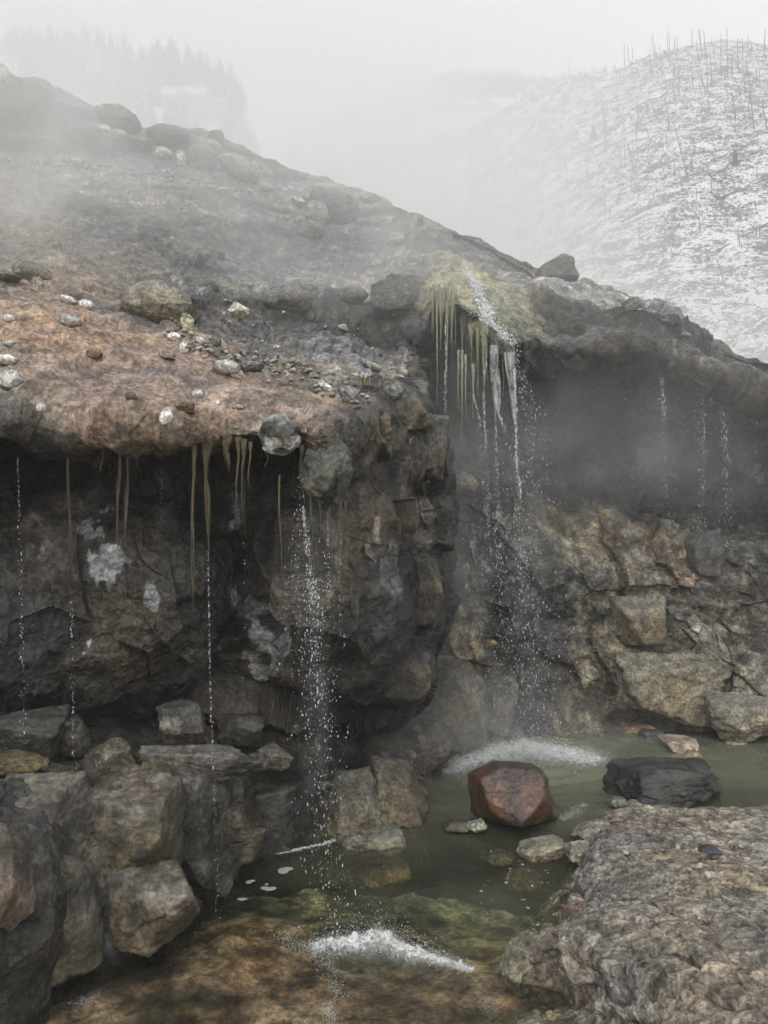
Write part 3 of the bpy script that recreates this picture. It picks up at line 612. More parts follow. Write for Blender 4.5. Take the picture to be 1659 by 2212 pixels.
rock('stone', 'small pale stone between the black slab and the bedrock', 1371, 1740, 40, 22, (.22, .21, .18), 'angular', d=6.6)
rock('stone', 'dark flat stone in the shallows beside the red boulder', 988, 1784, 72, 30, (.075, .07, .055), 'round', d=6.15, wet=.5)
rock('stone', 'pale green stone touching the foot of the red boulder', 1030, 1784, 44, 32, (.24, .25, .19), 'angular', d=6.1)
rock('rock', 'flat cream crusted rock at the tip of the bedrock shelf', 1165, 1838, 120, 46, (.22, .20, .15), 'hewn', d=5.7, patch=(.16, .15, .10, .6))
rock('rock', 'cream lumpy rock next to the crack in the bedrock', 1252, 1842, 78, 54, (.24, .22, .175), 'angular', d=5.6)
rock('rock', 'pale knobbly rock on the back edge of the bedrock shelf', 1282, 1798, 90, 52, (.20, .185, .15), 'angular', d=5.95, ratio=1)
rock('rock', 'pale greenish lump at the water edge of the bedrock front', 1132, 2080, 104, 150, (.20, .185, .135), 'angular', d=4.2, ratio=.9, rough=2.2, push=.35)
rock('rock', 'brown ribbed block on the front face of the bedrock', 1195, 2090, 130, 170, (.17, .14, .11), 'angular', d=4.15, ratio=.8, rough=1.8, push=.3)
rock('rock', 'rusty chunk set in the bedrock above the pale lump', 1250, 1990, 120, 110, (.16, .12, .095), 'angular', d=4.4, ratio=.8, rough=1.8, push=.35)
# ledges at the lower left
rock('boulder', 'leaning brown boulder with a flat lit face at the lower left waterline', 325, 1952, 240, 190, (.085, .072, .05), 'hewn', d=4.28, ratio=.8, cat='boulder', wet=.45, patch=(.14, .125, .10, .8), push=.45, tilt=(-10, -16, 0))
rock('rock', 'brown streaked pillar of rock under the left chipped block', 118, 1985, 230, 310, (.062, .055, .037), 'hewn', d=4.02, ratio=.8, wet=.5, push=.45, patch=(.105, .10, .075, .6))
rock('rock', 'pinkish rough block at the left border of the photo low down', 12, 1895, 120, 260, (.135, .11, .09), 'hewn', d=3.6, ratio=.8, wet=.3, push=.45, patch=(.07, .055, .04, .6))
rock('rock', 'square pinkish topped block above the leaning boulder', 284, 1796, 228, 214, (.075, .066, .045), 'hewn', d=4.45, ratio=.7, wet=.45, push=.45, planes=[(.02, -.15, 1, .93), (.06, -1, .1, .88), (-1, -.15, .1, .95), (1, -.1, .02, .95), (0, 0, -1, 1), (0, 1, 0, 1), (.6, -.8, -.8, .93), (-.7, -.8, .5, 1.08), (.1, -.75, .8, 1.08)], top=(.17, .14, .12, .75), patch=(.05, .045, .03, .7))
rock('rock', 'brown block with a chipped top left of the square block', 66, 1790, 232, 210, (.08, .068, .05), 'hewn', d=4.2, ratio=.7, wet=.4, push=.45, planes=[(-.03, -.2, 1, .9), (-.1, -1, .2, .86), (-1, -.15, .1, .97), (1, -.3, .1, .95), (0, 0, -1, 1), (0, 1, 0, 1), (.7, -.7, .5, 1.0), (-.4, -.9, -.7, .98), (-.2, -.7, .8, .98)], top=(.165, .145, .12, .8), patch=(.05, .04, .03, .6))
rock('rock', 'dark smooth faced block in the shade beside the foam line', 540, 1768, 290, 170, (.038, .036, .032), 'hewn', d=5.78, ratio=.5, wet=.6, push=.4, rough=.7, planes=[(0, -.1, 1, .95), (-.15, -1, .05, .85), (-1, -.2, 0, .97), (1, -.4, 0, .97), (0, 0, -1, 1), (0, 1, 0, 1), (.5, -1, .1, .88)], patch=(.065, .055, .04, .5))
rock('rock', 'low pale stone where the foam line ends', 800, 1815, 150, 44, (.15, .14, .11), 'hewn', d=5.95, wet=.3)
rock('rock', 'pale green blocky rock rising at the pool corner', 768, 1748, 210, 156, (.125, .115, .085), 'hewn', d=5.98, ratio=.6, push=.4, rough=1.6, planes=[(-.1, -.5, 1, .8), (.1, -1, .35, .8), (-1, -.3, .2, .92), (.85, -.4, .55, .78), (0, 0, -1, 1), (0, 1, 0, 1), (-.6, -.5, .8, .9), (.5, -.9, -.1, .92)])
rock('rock', 'brown rounded shoulder of rock behind the pale green block', 850, 1716, 170, 146, (.115, .098, .07), 'hewn', d=6.2, ratio=.7, push=.42, rough=1.5, planes=[(.1, -.4, 1, .8), (.3, -1, .3, .82), (-1, -.3, .2, .95), (1, -.3, .5, .82), (0, 0, -1, 1), (0, 1, 0, 1), (.5, -.7, .8, .86)])
rock('rock', 'ochre and grey knob at the left end of the dark ledge slab', 238, 1632, 92, 84, (.10, .09, .055), 'angular', d=5.15, patch=(.20, .20, .18, .6))
rock('rock', 'long dark ledge slab with a pale rim', 430, 1648, 300, 78, (.045, .041, .034), 'hewn', d=5.1, ratio=.4, wet=.45, push=.4, top=(.17, .165, .145, .6), patch=(.09, .08, .045, .5), rough=1.3)
rock('rock', 'pale boulder behind the right end of the ledge slab', 588, 1634, 98, 58, (.13, .125, .108), 'angular', d=5.9)
rock('rock', 'dark stone with a white smear in the undercut', 392, 1548, 112, 66, (.06, .058, .052), 'hewn', d=5.6, patch=(.26, .26, .25, .7))
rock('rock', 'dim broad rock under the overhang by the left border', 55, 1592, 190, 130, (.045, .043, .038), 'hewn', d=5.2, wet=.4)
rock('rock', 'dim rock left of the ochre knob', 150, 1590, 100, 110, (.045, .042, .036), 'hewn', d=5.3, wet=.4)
rock('rock', 'ochre crusted flat rock at the left end of the ledge', 36, 1650, 150, 44, (.09, .075, .038), 'angular', d=4.75)
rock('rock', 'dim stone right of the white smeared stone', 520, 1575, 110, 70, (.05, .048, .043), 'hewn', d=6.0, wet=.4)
# rock wall behind the pool
rock('boulder', 'grey leaning boulder at the foot of the dark cliff corner', 890, 1602, 220, 140, (.095, .09, .078), 'hewn', d=7.3, ratio=.7, cat='boulder', push=.25)
rock('boulder', 'smooth olive grey boulder left of the waterfall foot', 958, 1510, 200, 220, (.125, .115, .09), 'hewn', d=8.1, ratio=.6, cat='boulder', push=.3)
rock('rock', 'olive boulder wedged between boulder and waterfall', 1062, 1530, 110, 140, (.11, .105, .085), 'hewn', d=8.5, ratio=.7, push=.2)
rock('boulder', 'crumbly pale boulder bulging from the right hand wall', 1432, 1478, 230, 170, (.165, .148, .11), 'hewn', d=8.75, ratio=.6, cat='boulder', rough=1.8, push=.3)
rock('boulder', 'pale layered block at the right end of the pool', 1612, 1552, 190, 110, (.20, .185, .145), 'hewn', d=8.5, ratio=.6, cat='boulder', rough=1.6, push=.25)
rock('stone', 'flat pale stone poking from the water below the layered block', 1592, 1606, 62, 22, (.24, .23, .19), 'angular', d=8.5)
rock('rock', 'jutting grey rock on the crest of the right hand wall', 1520, 1195, 96, 110, (.10, .10, .096), 'hewn', d=9.6, ratio=.8, push=.3)
rock('rock', 'square block with a light flat top in the right hand wall', 1385, 1340, 150, 110, (.16, .145, .11), 'hewn', d=8.95, ratio=.7, push=.3, planes=[(-.1, -.55, .9, .72), (.15, -1, -.2, .85), (-1, -.3, -.2, .9), (1, -.35, 0, .9), (.6, -.7, .5, .98), (0, 0, -1, .85), (0, 1, 0, .9), (0, .2, 1, .9), (-.5, -.8, -.6, .98)])
rock('rock', 'lichen pale rock topping the wall behind the waterfall', 1010, 1042, 54, 44, (.22, .20, .15), 'angular', d=9.3)
rock('stone', 'small orange stone lodged beside the waterfall stain', 1060, 1390, 28, 18, (.26, .19, .11), 'angular', d=8.75)
# on the lip
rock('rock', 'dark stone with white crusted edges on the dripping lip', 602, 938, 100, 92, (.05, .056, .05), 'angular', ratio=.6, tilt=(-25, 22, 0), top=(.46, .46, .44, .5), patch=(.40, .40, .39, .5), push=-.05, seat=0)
rock('boulder', 'big grey green boulder hanging at the end of the rusty lip', 702, 1020, 124, 168, (.075, .078, .066), 'angular', d=4.95, ratio=.9, cat='boulder', wet=.5, push=.15, seed=77)
rock('boulder', 'grey flat slab beside the mossy head of the waterfall', 868, 640, 150, 84, (.10, .10, .097), 'hewn', d=9.35, ratio=.7, cat='boulder', push=.35, tilt=(0, -8, 0))
rock('stone', 'pale smooth stone on the nose of the cliff corner', 898, 968, 44, 30, (.30, .30, .29), 'round', d=6.75)
rock('rock', 'knobbly grey rock at the outer tip of the cliff corner', 930, 1030, 44, 44, (.15, .145, .13), 'angular', d=6.75)
rock('rock', 'dark ledge stone under the grass by the cliff corner', 846, 922, 70, 56, (.07, .068, .062), 'angular', d=6.5)
rock('rock', 'crumbly brown block on the shoulder of the cliff corner', 880, 905, 112, 104, (.085, .075, .06), 'hewn', d=6.3, ratio=.8, push=.2, rough=1.6, patch=(.14, .13, .115, .5))
rock('rock', 'dark jointed block below the pale stone on the cliff corner', 912, 1000, 70, 96, (.06, .056, .05), 'hewn', d=6.5, ratio=.8, push=.3, rough=1.5, patch=(.12, .11, .095, .5))
rock('rock', 'tall jointed block on the outer edge of the cliff corner', 928, 965, 84, 160, (.075, .07, .06), 'hewn', d=6.45, ratio=.8, push=.15, rough=1.6, patch=(.13, .12, .105, .5))
rock('rock', 'weathered grey block under the bank by the hollow', 896, 862, 84, 90, (.10, .097, .09), 'hewn', d=7.3, ratio=.8, push=.3, rough=1.6)
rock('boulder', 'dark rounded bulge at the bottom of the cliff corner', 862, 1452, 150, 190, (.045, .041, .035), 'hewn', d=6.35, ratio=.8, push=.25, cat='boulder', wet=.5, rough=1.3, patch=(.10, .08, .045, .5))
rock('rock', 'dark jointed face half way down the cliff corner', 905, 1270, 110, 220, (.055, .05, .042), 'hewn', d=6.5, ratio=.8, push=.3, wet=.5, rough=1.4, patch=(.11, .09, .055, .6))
rock('rock', 'rusty crumbling lump between lip and cliff corner', 800, 930, 110, 90, (.12, .09, .062), 'hewn', d=5.95, ratio=.8, push=.35, rough=1.8, patch=(.07, .066, .06, .6))
rock('rock', 'grey stone behind the grass at the bank end', 846, 846, 60, 52, (.13, .13, .125), 'angular', seat=.2)
# cobbles on the rusty slope
for a in [
 ('white oval cobble on the rusty lip', 360, 899, 30, 42, WHITE, 'round', (0, 25, 0)),
 ('long white cobble at the left border on the rusty slope', 18, 777, 48, 24, WHITE, 'round', (0, 4, 0)),
 ('round cobble patched with white at the left border', 20, 824, 64, 52, PALE, 'round', (0, 0, 0)),
 ('small white veined cobble in the dark band below the slope', 90, 880, 24, 26, PALE, 'round', (0, 0, 0)),
 ('grey rounded cobble high on the rusty slope', 152, 695, 54, 34, (.24, .24, .23), 'round', (0, 8, 0)),
 ('white cobble at the upper edge of the rusty slope', 186, 660, 34, 26, WHITE, 'round', (0, 15, 0)),
 ('flat pale cobble touching the white one on the slope edge', 148, 648, 40, 18, PALE, 'round', (0, 18, 0)),
 ('upright tan stone on the misty left edge of the slope', 82, 616, 28, 38, TAN, 'angular', (0, -8, 0)),
 ('small pale cobble near the left border on the slope', 20, 688, 26, 20, PALE, 'round', (0, 0, 0)),
 ('tiny white cobble under the small pale one', 22, 742, 22, 14, PALE, 'angular', (0, 0, 0)),
 ('pale capped stone mid slope with a wisp of steam', 427, 851, 26, 22, PALE, 'round', (0, 0, 0)),
 ('brown edged block at the top right of the rusty slope', 360, 767, 36, 18, (.22, .19, .17), 'slab', (0, 10, 0)),
 ('white chip beside the pale capped stone', 470, 870, 14, 12, WHITE, 'angular', (0, 0, 0)),
 ('flat brown stone lying right of the white chip', 514, 879, 26, 12, TAN, 'slab', (0, 0, 0)),
 ('dark crumbling lump in a hollow of the rusty slope', 402, 882, 48, 26, (.11, .075, .05), 'angular', (0, 0, 0)),
 ('dark lump half way down the rusty slope', 283, 857, 26, 20, (.13, .085, .06), 'angular', (0, 0, 0)),
 ('dark hollow edged stone high on the rusty slope', 205, 765, 40, 24, (.16, .11, .08), 'angular', (0, 20, 0)),
 ('olive mound of stone above the rusty slope', 70, 590, 90, 44, (.14, .13, .10), 'round', (0, 12, 0)),
 ('faint grey boulder at the left border above the slope', 10, 596, 80, 30, (.13, .13, .12), 'round', (0, 8, 0)),
]: rock('cobble', a[0], a[1], a[2], a[3], a[4], a[5], a[6], tilt=a[7], cat='cobble', group='stones on the rusty slope', push=.14)
# gravel spill and grey bank
for a in [
 ('big round tan and grey boulder half buried in the bank', 340, 655, 154, 98, (.20, .19, .155), 'round', 0, 'boulder'),
 ('white angular stone on the grey bank', 515, 671, 48, 40, (.46, .46, .43), 'angular', 18, 'stone'),
 ('large smooth grey cobble at the head of the gravel spill', 489, 794, 60, 36, (.30, .30, .29), 'round', 8, 'cobble'),
 ('dark flat cobble next to the large smooth one', 540, 793, 62, 26, (.12, .125, .125), 'round', -6, 'cobble'),
 ('long white cobble right below the round boulder', 377, 728, 36, 20, WHITE, 'round', 12, 'cobble'),
 ('white wedge of stone under the long white cobble', 397, 750, 24, 32, WHITE, 'angular', 0, 'stone'),
 ('white leaning chip right of the wedge', 434, 736, 28, 18, PALE, 'angular', 25, 'stone'),
 ('dark rounded cobble between white chips in the gravel', 464, 738, 30, 28, (.11, .11, .11), 'round', 0, 'cobble'),
 ('translucent tan stone between two tufts of dry grass', 404, 698, 34, 44, (.30, .28, .20), 'angular', 0, 'stone'),
 ('white pointed stone lying in the lower gravel', 703, 836, 36, 18, WHITE, 'angular', 28, 'stone'),
 ('grey wedge of rock near the end of the gravel spill', 752, 852, 50, 40, (.19, .19, .185), 'angular', 20, 'rock'),
 ('wide dark boulder sunk in the bank above the gravel', 618, 652, 120, 74, (.12, .12, .117), 'round', 0, 'boulder'),
 ('flat tan stone above the wide dark boulder', 667, 620, 46, 22, (.19, .18, .165), 'round', 12, 'stone'),
 ('small grey stone right of the wide dark boulder', 668, 684, 28, 24, (.18, .18, .175), 'round', 0, 'stone'),
 ('pale edged stone on the bank right of the small grey one', 742, 708, 28, 16, PALE, 'angular', 22, 'stone'),
 ('grass topped grey stone near the hollow', 806, 792, 44, 22, (.22, .22, .20), 'round', 20, 'stone'),
 ('dark rounded boulder high on the bank', 670, 500, 66, 50, (.09, .09, .09), 'round', 0, 'boulder'),
 ('dark face of rock left of the slab by the waterfall head', 755, 640, 84, 50, (.125, .125, .12), 'round', 0, 'boulder'),
]: rock('rock' if a[8] in ('rock', 'boulder') else a[8], a[0], a[1], a[2], a[3], a[4], a[5], a[6], tilt=(0, a[7], 0), cat=a[8], group='stones on the grey bank', push=(-.08 if a[1] == 340 else .22 if a[8] == 'boulder' else .08), top=((.22, .215, .20, .4) if a[8] == 'boulder' else None))
# the misty boulders along the skyline
for a in [
 ('massive dark outcrop at the upper left skyline', 66, 212, 112, 80, DARK, 'angular', 0), ('small pale boulder at the left end of the skyline', 4, 160, 30, 44, PALE, 'round', 0),
 ('dark peaked boulder on the skyline', 252, 262, 106, 54, (.085, .085, .083), 'angular', 14), ('rounded dark boulder right of the peaked one', 364, 296, 94, 54, DARK, 'round', 0),
 ('small dark boulder ending the skyline group', 466, 300, 44, 36, DARK, 'angular', 0), ('pale smooth boulder below the small dark one', 452, 318, 66, 30, (.21, .21, .20), 'round', 14),
 ('grey boulder under the pale smooth boulder', 436, 340, 76, 60, (.11, .11, .108), 'round', 0), ('pale oval cobble below the rounded dark boulder', 353, 331, 40, 30, PALE, 'round', 0),
 ('pale leaning cobble beside the grey boulder', 392, 342, 24, 36, PALE, 'angular', -15), ('pale boulder against the dark shaded rock', 222, 284, 42, 30, PALE, 'round', 14),
 ('second pale boulder downhill of the dark shaded rock', 258, 292, 36, 26, (.30, .30, .29), 'round', 20), ('dark shaded rock under the peaked boulder', 178, 292, 84, 56, (.07, .07, .07), 'round', 0),
 ('low dark rock below the pale boulders', 292, 314, 90, 36, (.08, .08, .08), 'angular', 0), ('broad pale stone on the gravel terrace', 160, 350, 56, 22, (.30, .30, .28), 'angular', 0),
 ('long leaning grey rock right of the skyline group', 516, 364, 96, 48, (.17, .17, .165), 'round', 30), ('pale cobble at the foot of the long leaning rock', 574, 405, 30, 22, (.25, .25, .24), 'round', 10),
 ('big dark square block on the skyline ridge', 718, 446, 112, 84, (.07, .07, .07), 'angular', 8), ('pale leaning slab against the dark square block', 688, 462, 60, 62, (.20, .20, .19), 'angular', 30),
 ('thin white edged stone left of the leaning slab', 648, 438, 42, 18, PALE, 'angular', 28), ('low pale hump on the skyline right of the square block', 800, 428, 46, 22, (.22, .22, .21), 'round', 0),
 ('pale domed cobble above the mossy head of the waterfall', 855, 518, 46, 32, (.29, .29, .275), 'round', 0), ('tiny dark stone standing on the skyline above the moss', 908, 474, 16, 14, DARK, 'angular', 0),
 ('pointed dark boulder leaning out over the skyline', 1203, 580, 84, 62, (.075, .075, .075), 'hewn', 0), ('grey rounded block on the right hand skyline', 1366, 658, 46, 30, (.15, .15, .145), 'angular', 0),
 ('dark outcrop on the right hand skyline', 1446, 692, 60, 36, (.10, .10, .10), 'angular', 12), ('small flat stone at the end of the dark outcrop', 1478, 724, 30, 14, (.16, .16, .155), 'round', 0),
 ('dark stump of rock on the lower right skyline', 1320, 745, 30, 22, (.13, .13, .125), 'angular', 0), ('dark knob on the overhanging right bank', 1545, 822, 26, 30, (.09, .085, .08), 'angular', 0),
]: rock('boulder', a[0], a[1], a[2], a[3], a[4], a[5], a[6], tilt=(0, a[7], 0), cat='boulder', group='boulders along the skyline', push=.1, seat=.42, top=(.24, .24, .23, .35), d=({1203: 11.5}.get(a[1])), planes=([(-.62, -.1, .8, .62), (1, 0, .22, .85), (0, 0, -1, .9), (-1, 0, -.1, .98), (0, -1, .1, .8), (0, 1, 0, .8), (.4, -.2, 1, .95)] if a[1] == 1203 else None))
# gravel: one pebble of each kind, then copies
rng = np.random.RandomState(5)
pebs = []
for k in range(7):
    v, f = rock_shape(3, (1, .8, .6), 'angular' if k % 2 else 'round', 2000 + k)
    me = mesh_from('pebble', v, f, stone_colors(v, [PALE, WHITE, (.28, .28, .265), (.22, .22, .21), (.40, .39, .37), (.17, .17, .165), (.33, .32, .29)][k], 2000 + k, .1)); me.materials.append(MAT_STONE); pebs.append(me)
def pebble(px, py, s, lab, grp):
    d = zat(px, py)
    if d is None: return
    o = bpy.data.objects.new('pebble', pebs[rng.randint(7)]); COL.objects.link(o)
    o.location = P(px, py - s * .2, d - s * .35 / F * d); o.scale = (s * 1.15 / F * d,) * 3; o.rotation_euler = (rng.uniform(-.4, .4), rng.uniform(-.4, .4), rng.uniform(0, 6.28))
    tag(o, lab, 'pebble', grp)
path = [(372, 712), (420, 745), (470, 768), (560, 790), (640, 806), (720, 834), (800, 872)]
for i in range(200):
    t = rng.uniform(0, len(path) - 1.001); k = int(t); u = t - k
    x = path[k][0] * (1 - u) + path[k+1][0] * u + rng.normal(0, 10); y = path[k][1] * (1 - u) + path[k+1][1] * u + rng.normal(0, 13) - 4
    pebble(x, y, rng.choice([6, 8, 10, 12, 16], p=[.3, .3, .2, .14, .06]), 'small pale pebble in the gravel spilling below the round boulder', 'pebbles in the gravel spill')
for i in range(45):
    t = rng.uniform(0, 1); x = 20 + t * 520; y = 356 + 60 * t * t + rng.normal(0, 5)
    pebble(x, y, rng.choice([6, 8, 11]), 'small pale pebble on the misty gravel terrace', 'pebbles on the gravel terrace')
for i in range(42):
    x = rng.uniform(480, 860); y = rng.uniform(650, 770) + (x - 600) * .1
    pebble(x, y, rng.choice([4, 5, 7, 9]), 'tiny pale pebble scattered on the grey bank', 'pebbles on the grey bank')
for x, y, s, l in [(1530, 1893, 17, 'white round pebble on the bedrock shelf'), (1252, 1850, 12, 'orange pebble by the crack in the bedrock'), (1352, 1845, 14, 'pale pebble near the back of the bedrock'), (1322, 2130, 12, 'grey pebble on the bedrock front'), (1245, 2190, 11, 'pale pebble at the bottom of the bedrock'), (1570, 1972, 13, 'white sliver of stone on the bedrock'), (1490, 1880, 10, 'small tan pebble left of the white round one'), (1420, 1990, 12, 'dull pebble in the middle of the bedrock'), (1600, 1830, 10, 'grey pebble right of the dark shell')]:
    pebble(x, y, s, l, 'pebbles on the bedrock')
# dark shell with a stone in it
d = zat(1535, 1848)
th = np.linspace(0, math.pi, 15); ph = np.linspace(.1, 2.7, 11)
def shell_surf(r): return np.array([[(r * 1.0 * math.cos(t), r * .8 * math.sin(t) * math.cos(p), r * .62 * math.sin(t) * math.sin(p)) for t in th] for p in ph], np.float32)
oa, ob = shell_surf(.078), shell_surf(.068)
vv = np.concatenate([oa.reshape(-1, 3), ob.reshape(-1, 3)]); ff = grid_faces(11, 15); n0 = 165
rim = [(k, k + 1, n0 + k + 1, n0 + k) for k in range(14)] + [(150 + k, 150 + k + 1, n0 + 150 + k + 1, n0 + 150 + k) for k in range(14)]
sh = link('shell_shard', mesh_from('shell_shard', vv, np.concatenate([ff, ff[:, ::-1] + n0, np.array(rim)]), stone_colors(vv, (.035, .032, .042), 5, .6, .3)), MAT_WETSTONE)
sh.location = P(1533, 1843, d - .03); sh.rotation_euler = (R_(8), R_(12), R_(14)); tag(sh, 'small dark purple curved shard lying on the bedrock', 'shard')
rock('stone', 'pale pebble lying inside the dark curved shard', 1543, 1847, 22, 18, (.30, .30, .28), 'round', d=d - .02)

# ------------------------------------------------------------------ dry grass
gmt, nt, out = new_mat('dry_grass')
b = N(nt, 'ShaderNodeBsdfPrincipled', Roughness=.8); at = N(nt, 'ShaderNodeAttribute', attribute_name='Col'); nt.links.new(at.outputs['Color'], b.inputs['Base Color']); nt.links.new(b.outputs[0], out.inputs['Surface'])
def tuft(px, py, wpx, hpx, n, lab):
    d = (zat(px, py) or 8) - .03; v, f, cc = [], [], []
    for _ in range(n):
        a = rng.uniform(0, 6.28); L_ = hpx / F * d * rng.uniform(.6, 1.15); sp = wpx / F * d * rng.uniform(.2, .95); wd = .0045
        b0 = np.array([rng.normal(0, .02), rng.normal(0, .02), 0]); k0 = len(v)
        for j in range(5):
            t = j / 4; q = b0 + np.array([math.cos(a) * sp * t ** 1.6, math.sin(a) * sp * t ** 1.6, L_ * (t - .45 * t ** 3)])
            s = np.array([-math.sin(a), math.cos(a), 0]) * wd * (1 - t * .9); v += [q - s, q + s]
        f += [(k0 + 2*j, k0 + 2*j + 1, k0 + 2*j + 3, k0 + 2*j + 2) for j in range(4)]; g = rng.uniform(.7, 1.25)
        cc += [(.32 * g, .28 * g, .165 * g, 1)] * 10
    o = link('grass_tuft', mesh_from('grass_tuft', np.array(v), np.array(f), np.array(cc)), gmt); o.location = P(px, py, d); tag(o, lab, 'grass', 'tufts of dry grass')
tuft(414, 690, 60, 52, 70, 'dry grass tuft at the right foot of the round boulder'); tuft(392, 705, 40, 44, 50, 'dry grass tuft left of the translucent tan stone')
tuft(516, 688, 36, 26, 40, 'low grass tuft in front of the white angular stone'); tuft(787, 832, 38, 34, 50, 'dry grass tuft near the end of the grey bank')
tuft(830, 838, 34, 36, 50, 'straw coloured tuft on the stone at the bank end'); tuft(808, 792, 40, 22, 40, 'grass on the grey stone near the hollow')
tuft(884, 915, 30, 30, 14, 'thin grass blades on the upper cliff corner'); tuft(886, 958, 26, 28, 12, 'thin grass blades beside the pale stone on the cliff corner')

# ------------------------------------------------------------------ hanging algae
alm, nt, out = new_mat('algae')
b = N(nt, 'ShaderNodeBsdfPrincipled', Roughness=.45); at = N(nt, 'ShaderNodeAttribute', attribute_name='Col'); co = N(nt, 'ShaderNodeTexCoord').outputs['Object']
mp = N(nt, 'ShaderNodeMapping'); nt.links.new(co, mp.inputs[0]); mp.inputs['Scale'].default_value = (1, 1, .15)
nn = noise_node(nt, mp.outputs[0], 60, 4, .6); nt.links.new(mixc(nt, 1.0, at.outputs['Color'], ramp(nt, nn, [(.3, (.55, .55, .5)), (.7, (1.35, 1.3, 1.2))]), 'MULTIPLY'), b.inputs['Base Color'])
bm_ = N(nt, 'ShaderNodeBump', Strength=.6, Distance=.01); nt.links.new(nn, bm_.inputs['Height']); nt.links.new(bm_.outputs[0], b.inputs['Normal']); nt.links.new(b.outputs[0], out.inputs['Surface'])
def strand(px, top, bot, wpx, lab, d=None, col=(.095, .076, .042), cone=.35, grp='algae strands hanging from the lip', sway=6, up=True):
    """Fluted tapering curtain of algae: wide where it leaves the lip, a thread further down."""
    if d is None: d = (zat(px, top - 6) or 5) - .02
    top -= 14; wpx *= (.62 if cone < 1 else 1.0)
    n, u = max(10, int((bot - top) / 7)), 14; v, f, cc = [], [], []; ph = rng.uniform(0, 6)
    L0 = (bot - top) / F * d; w0 = wpx / F * d / 2
    rag = 1 - rng.uniform(0, .55, u) * (1 if wpx > 9 else .1)
    for j in range(n + 1):
        t = j / n; tt = min(1, t / cone); w = w0 * ((1 - tt) ** 1.7 * .85 + .15 * (1 - t * .7)) + .0025
        cxo = math.sin(ph + t * 5) * sway / F * d * t
        for k in range(u):
            a = 2 * math.pi * k / u; rr = 1 + .28 * rng.normal() * (1 - .6 * t) + .18 * math.sin(3 * a + ph) + .10 * math.sin(5 * a + 2 * t + ph)
            v.append((cxo + w * rr * math.cos(a), min(w, .05) * .7 * rr * math.sin(a), -t * L0 * rag[k]))
            g = (.8 + .45 * rng.rand()) * (1.15 - .35 * t); cc.append((col[0] * g, col[1] * g, col[2] * g, 1))
    f = [(j*u + k, j*u + (k+1) % u, (j+1)*u + (k+1) % u, (j+1)*u + k) for j in range(n) for k in range(u)]
    o = link('algae_strand', mesh_from('algae_strand', np.array(v), np.array(f), np.array(cc)), alm); o.location = P(px, top, d); tag(o, lab, 'algae', grp)
for a in [(148, 948, 1290, 34, 'very long ochre algae strand nearest the left border', .22), (222, 965, 1020, 14, 'short algae stub left of the paired strands', .6), (258, 952, 1190, 38, 'left one of the paired long algae strands', .30), (274, 968, 1230, 22, 'right one of the paired long algae strands', .3),
          (291, 960, 1012, 22, 'stubby algae tip right of the paired strands', .7), (418, 944, 1340, 22, 'long flat ochre strand beside the broad algae cone', .5), (447, 942, 1210, 58, 'broad algae cone below the white oval cobble', .45), (490, 952, 1032, 40, 'short broad algae cone ending in a point', .8),
          (514, 958, 1110, 22, 'thin algae strand left of the twisting one', .4), (526, 962, 1165, 20, 'twisting algae strand that crosses a pale patch', .35), (540, 968, 1060, 10, 'hair thin algae strand right of the twisting one', .5), (652, 975, 1090, 14, 'amber algae strand at the end of the lip ending in a drop', .6),
          (604, 1040, 1260, 5, 'hair thin strand hanging free in front of the dark face', .9), (575, 975, 1010, 12, 'small algae nub below the white edged stone', .8), (345, 962, 985, 40, 'low fringe of algae under the lip', .9), (190, 962, 985, 34, 'low fringe of algae near the long strand', .9)]:
    strand(a[0], a[1], a[2], a[3], a[4], cone=a[5], d=4.86 if a[0] < 560 else 5.0)
for a in [(672, 1080, 1210, 8, 'grey green strand on the left side of the hanging boulder'), (690, 1040, 1180, 12, 'strand down the middle of the hanging boulder'), (722, 1000, 1130, 12, 'strand along the right edge of the hanging boulder'), (735, 1090, 1200, 6, 'thin thread below the hanging boulder'), (745, 1095, 1170, 5, 'thread at the outer foot of the hanging boulder'), (712, 1110, 1280, 4, 'longest thread below the hanging boulder')]:
    strand(*a, d=5.08, col=(.09, .088, .066), cone=.9, grp='threads on the hanging boulder')
for a in [(944, 668, 905, 5, 'leftmost thread under the mossy ledge', .9), (952, 668, 760, 5, 'short thread next to the leftmost one', .9), (966, 665, 830, 10, 'thread left of the bead string under the moss', .7), (977, 660, 800, 18, 'mossy fringe at the nose of the ledge', .6), (990, 770, 890, 6, 'thread hanging from the middle step of the fall', .9),
          (998, 770, 980, 8, 'long yellow thread from the middle step of the fall', .8), (1006, 780, 900, 6, 'thread right of the long yellow thread', .9), (1018, 715, 800, 28, 'mossy curtain on the left of the middle step', .7), (1032, 712, 860, 34, 'main yellow moss curtain of the fall', .45), (1046, 718, 900, 30, 'moss curtain tapering behind the bead strings', .6), (1022, 800, 905, 10, 'thin tail below the mossy curtain', .9)]:
    strand(a[0], a[1], a[2], a[3], a[4], d=8.5 if a[0] < 985 else 8.35, col=(.24, .235, .165), cone=a[5], grp='moss threads at the waterfall', sway=1)
for k in range(64):
    if k < 26: x0 = 934 + rng.rand() * 54; y0 = 634 + abs(x0 - 958) * .35 + rng.normal(0, 5); ln = rng.choice([40, 60, 80, 110])
    else: x0 = 998 + rng.rand() * 112; y0 = 694 + (x0 - 998) * .66 + rng.normal(0, 7); ln = rng.choice([36, 56, 80, 120]) * (1.15 if x0 < 1056 else .7)
    strand(x0, y0, y0 + ln, rng.choice([7, 10, 14, 18]), 'pale strand in the ragged moss fringe at the waterfall', col=(.25, .25, .175), cone=.9, grp='moss fringe at the waterfall', sway=2, d=(zat(x0, y0) or 8.6) - rng.uniform(.0, .10))
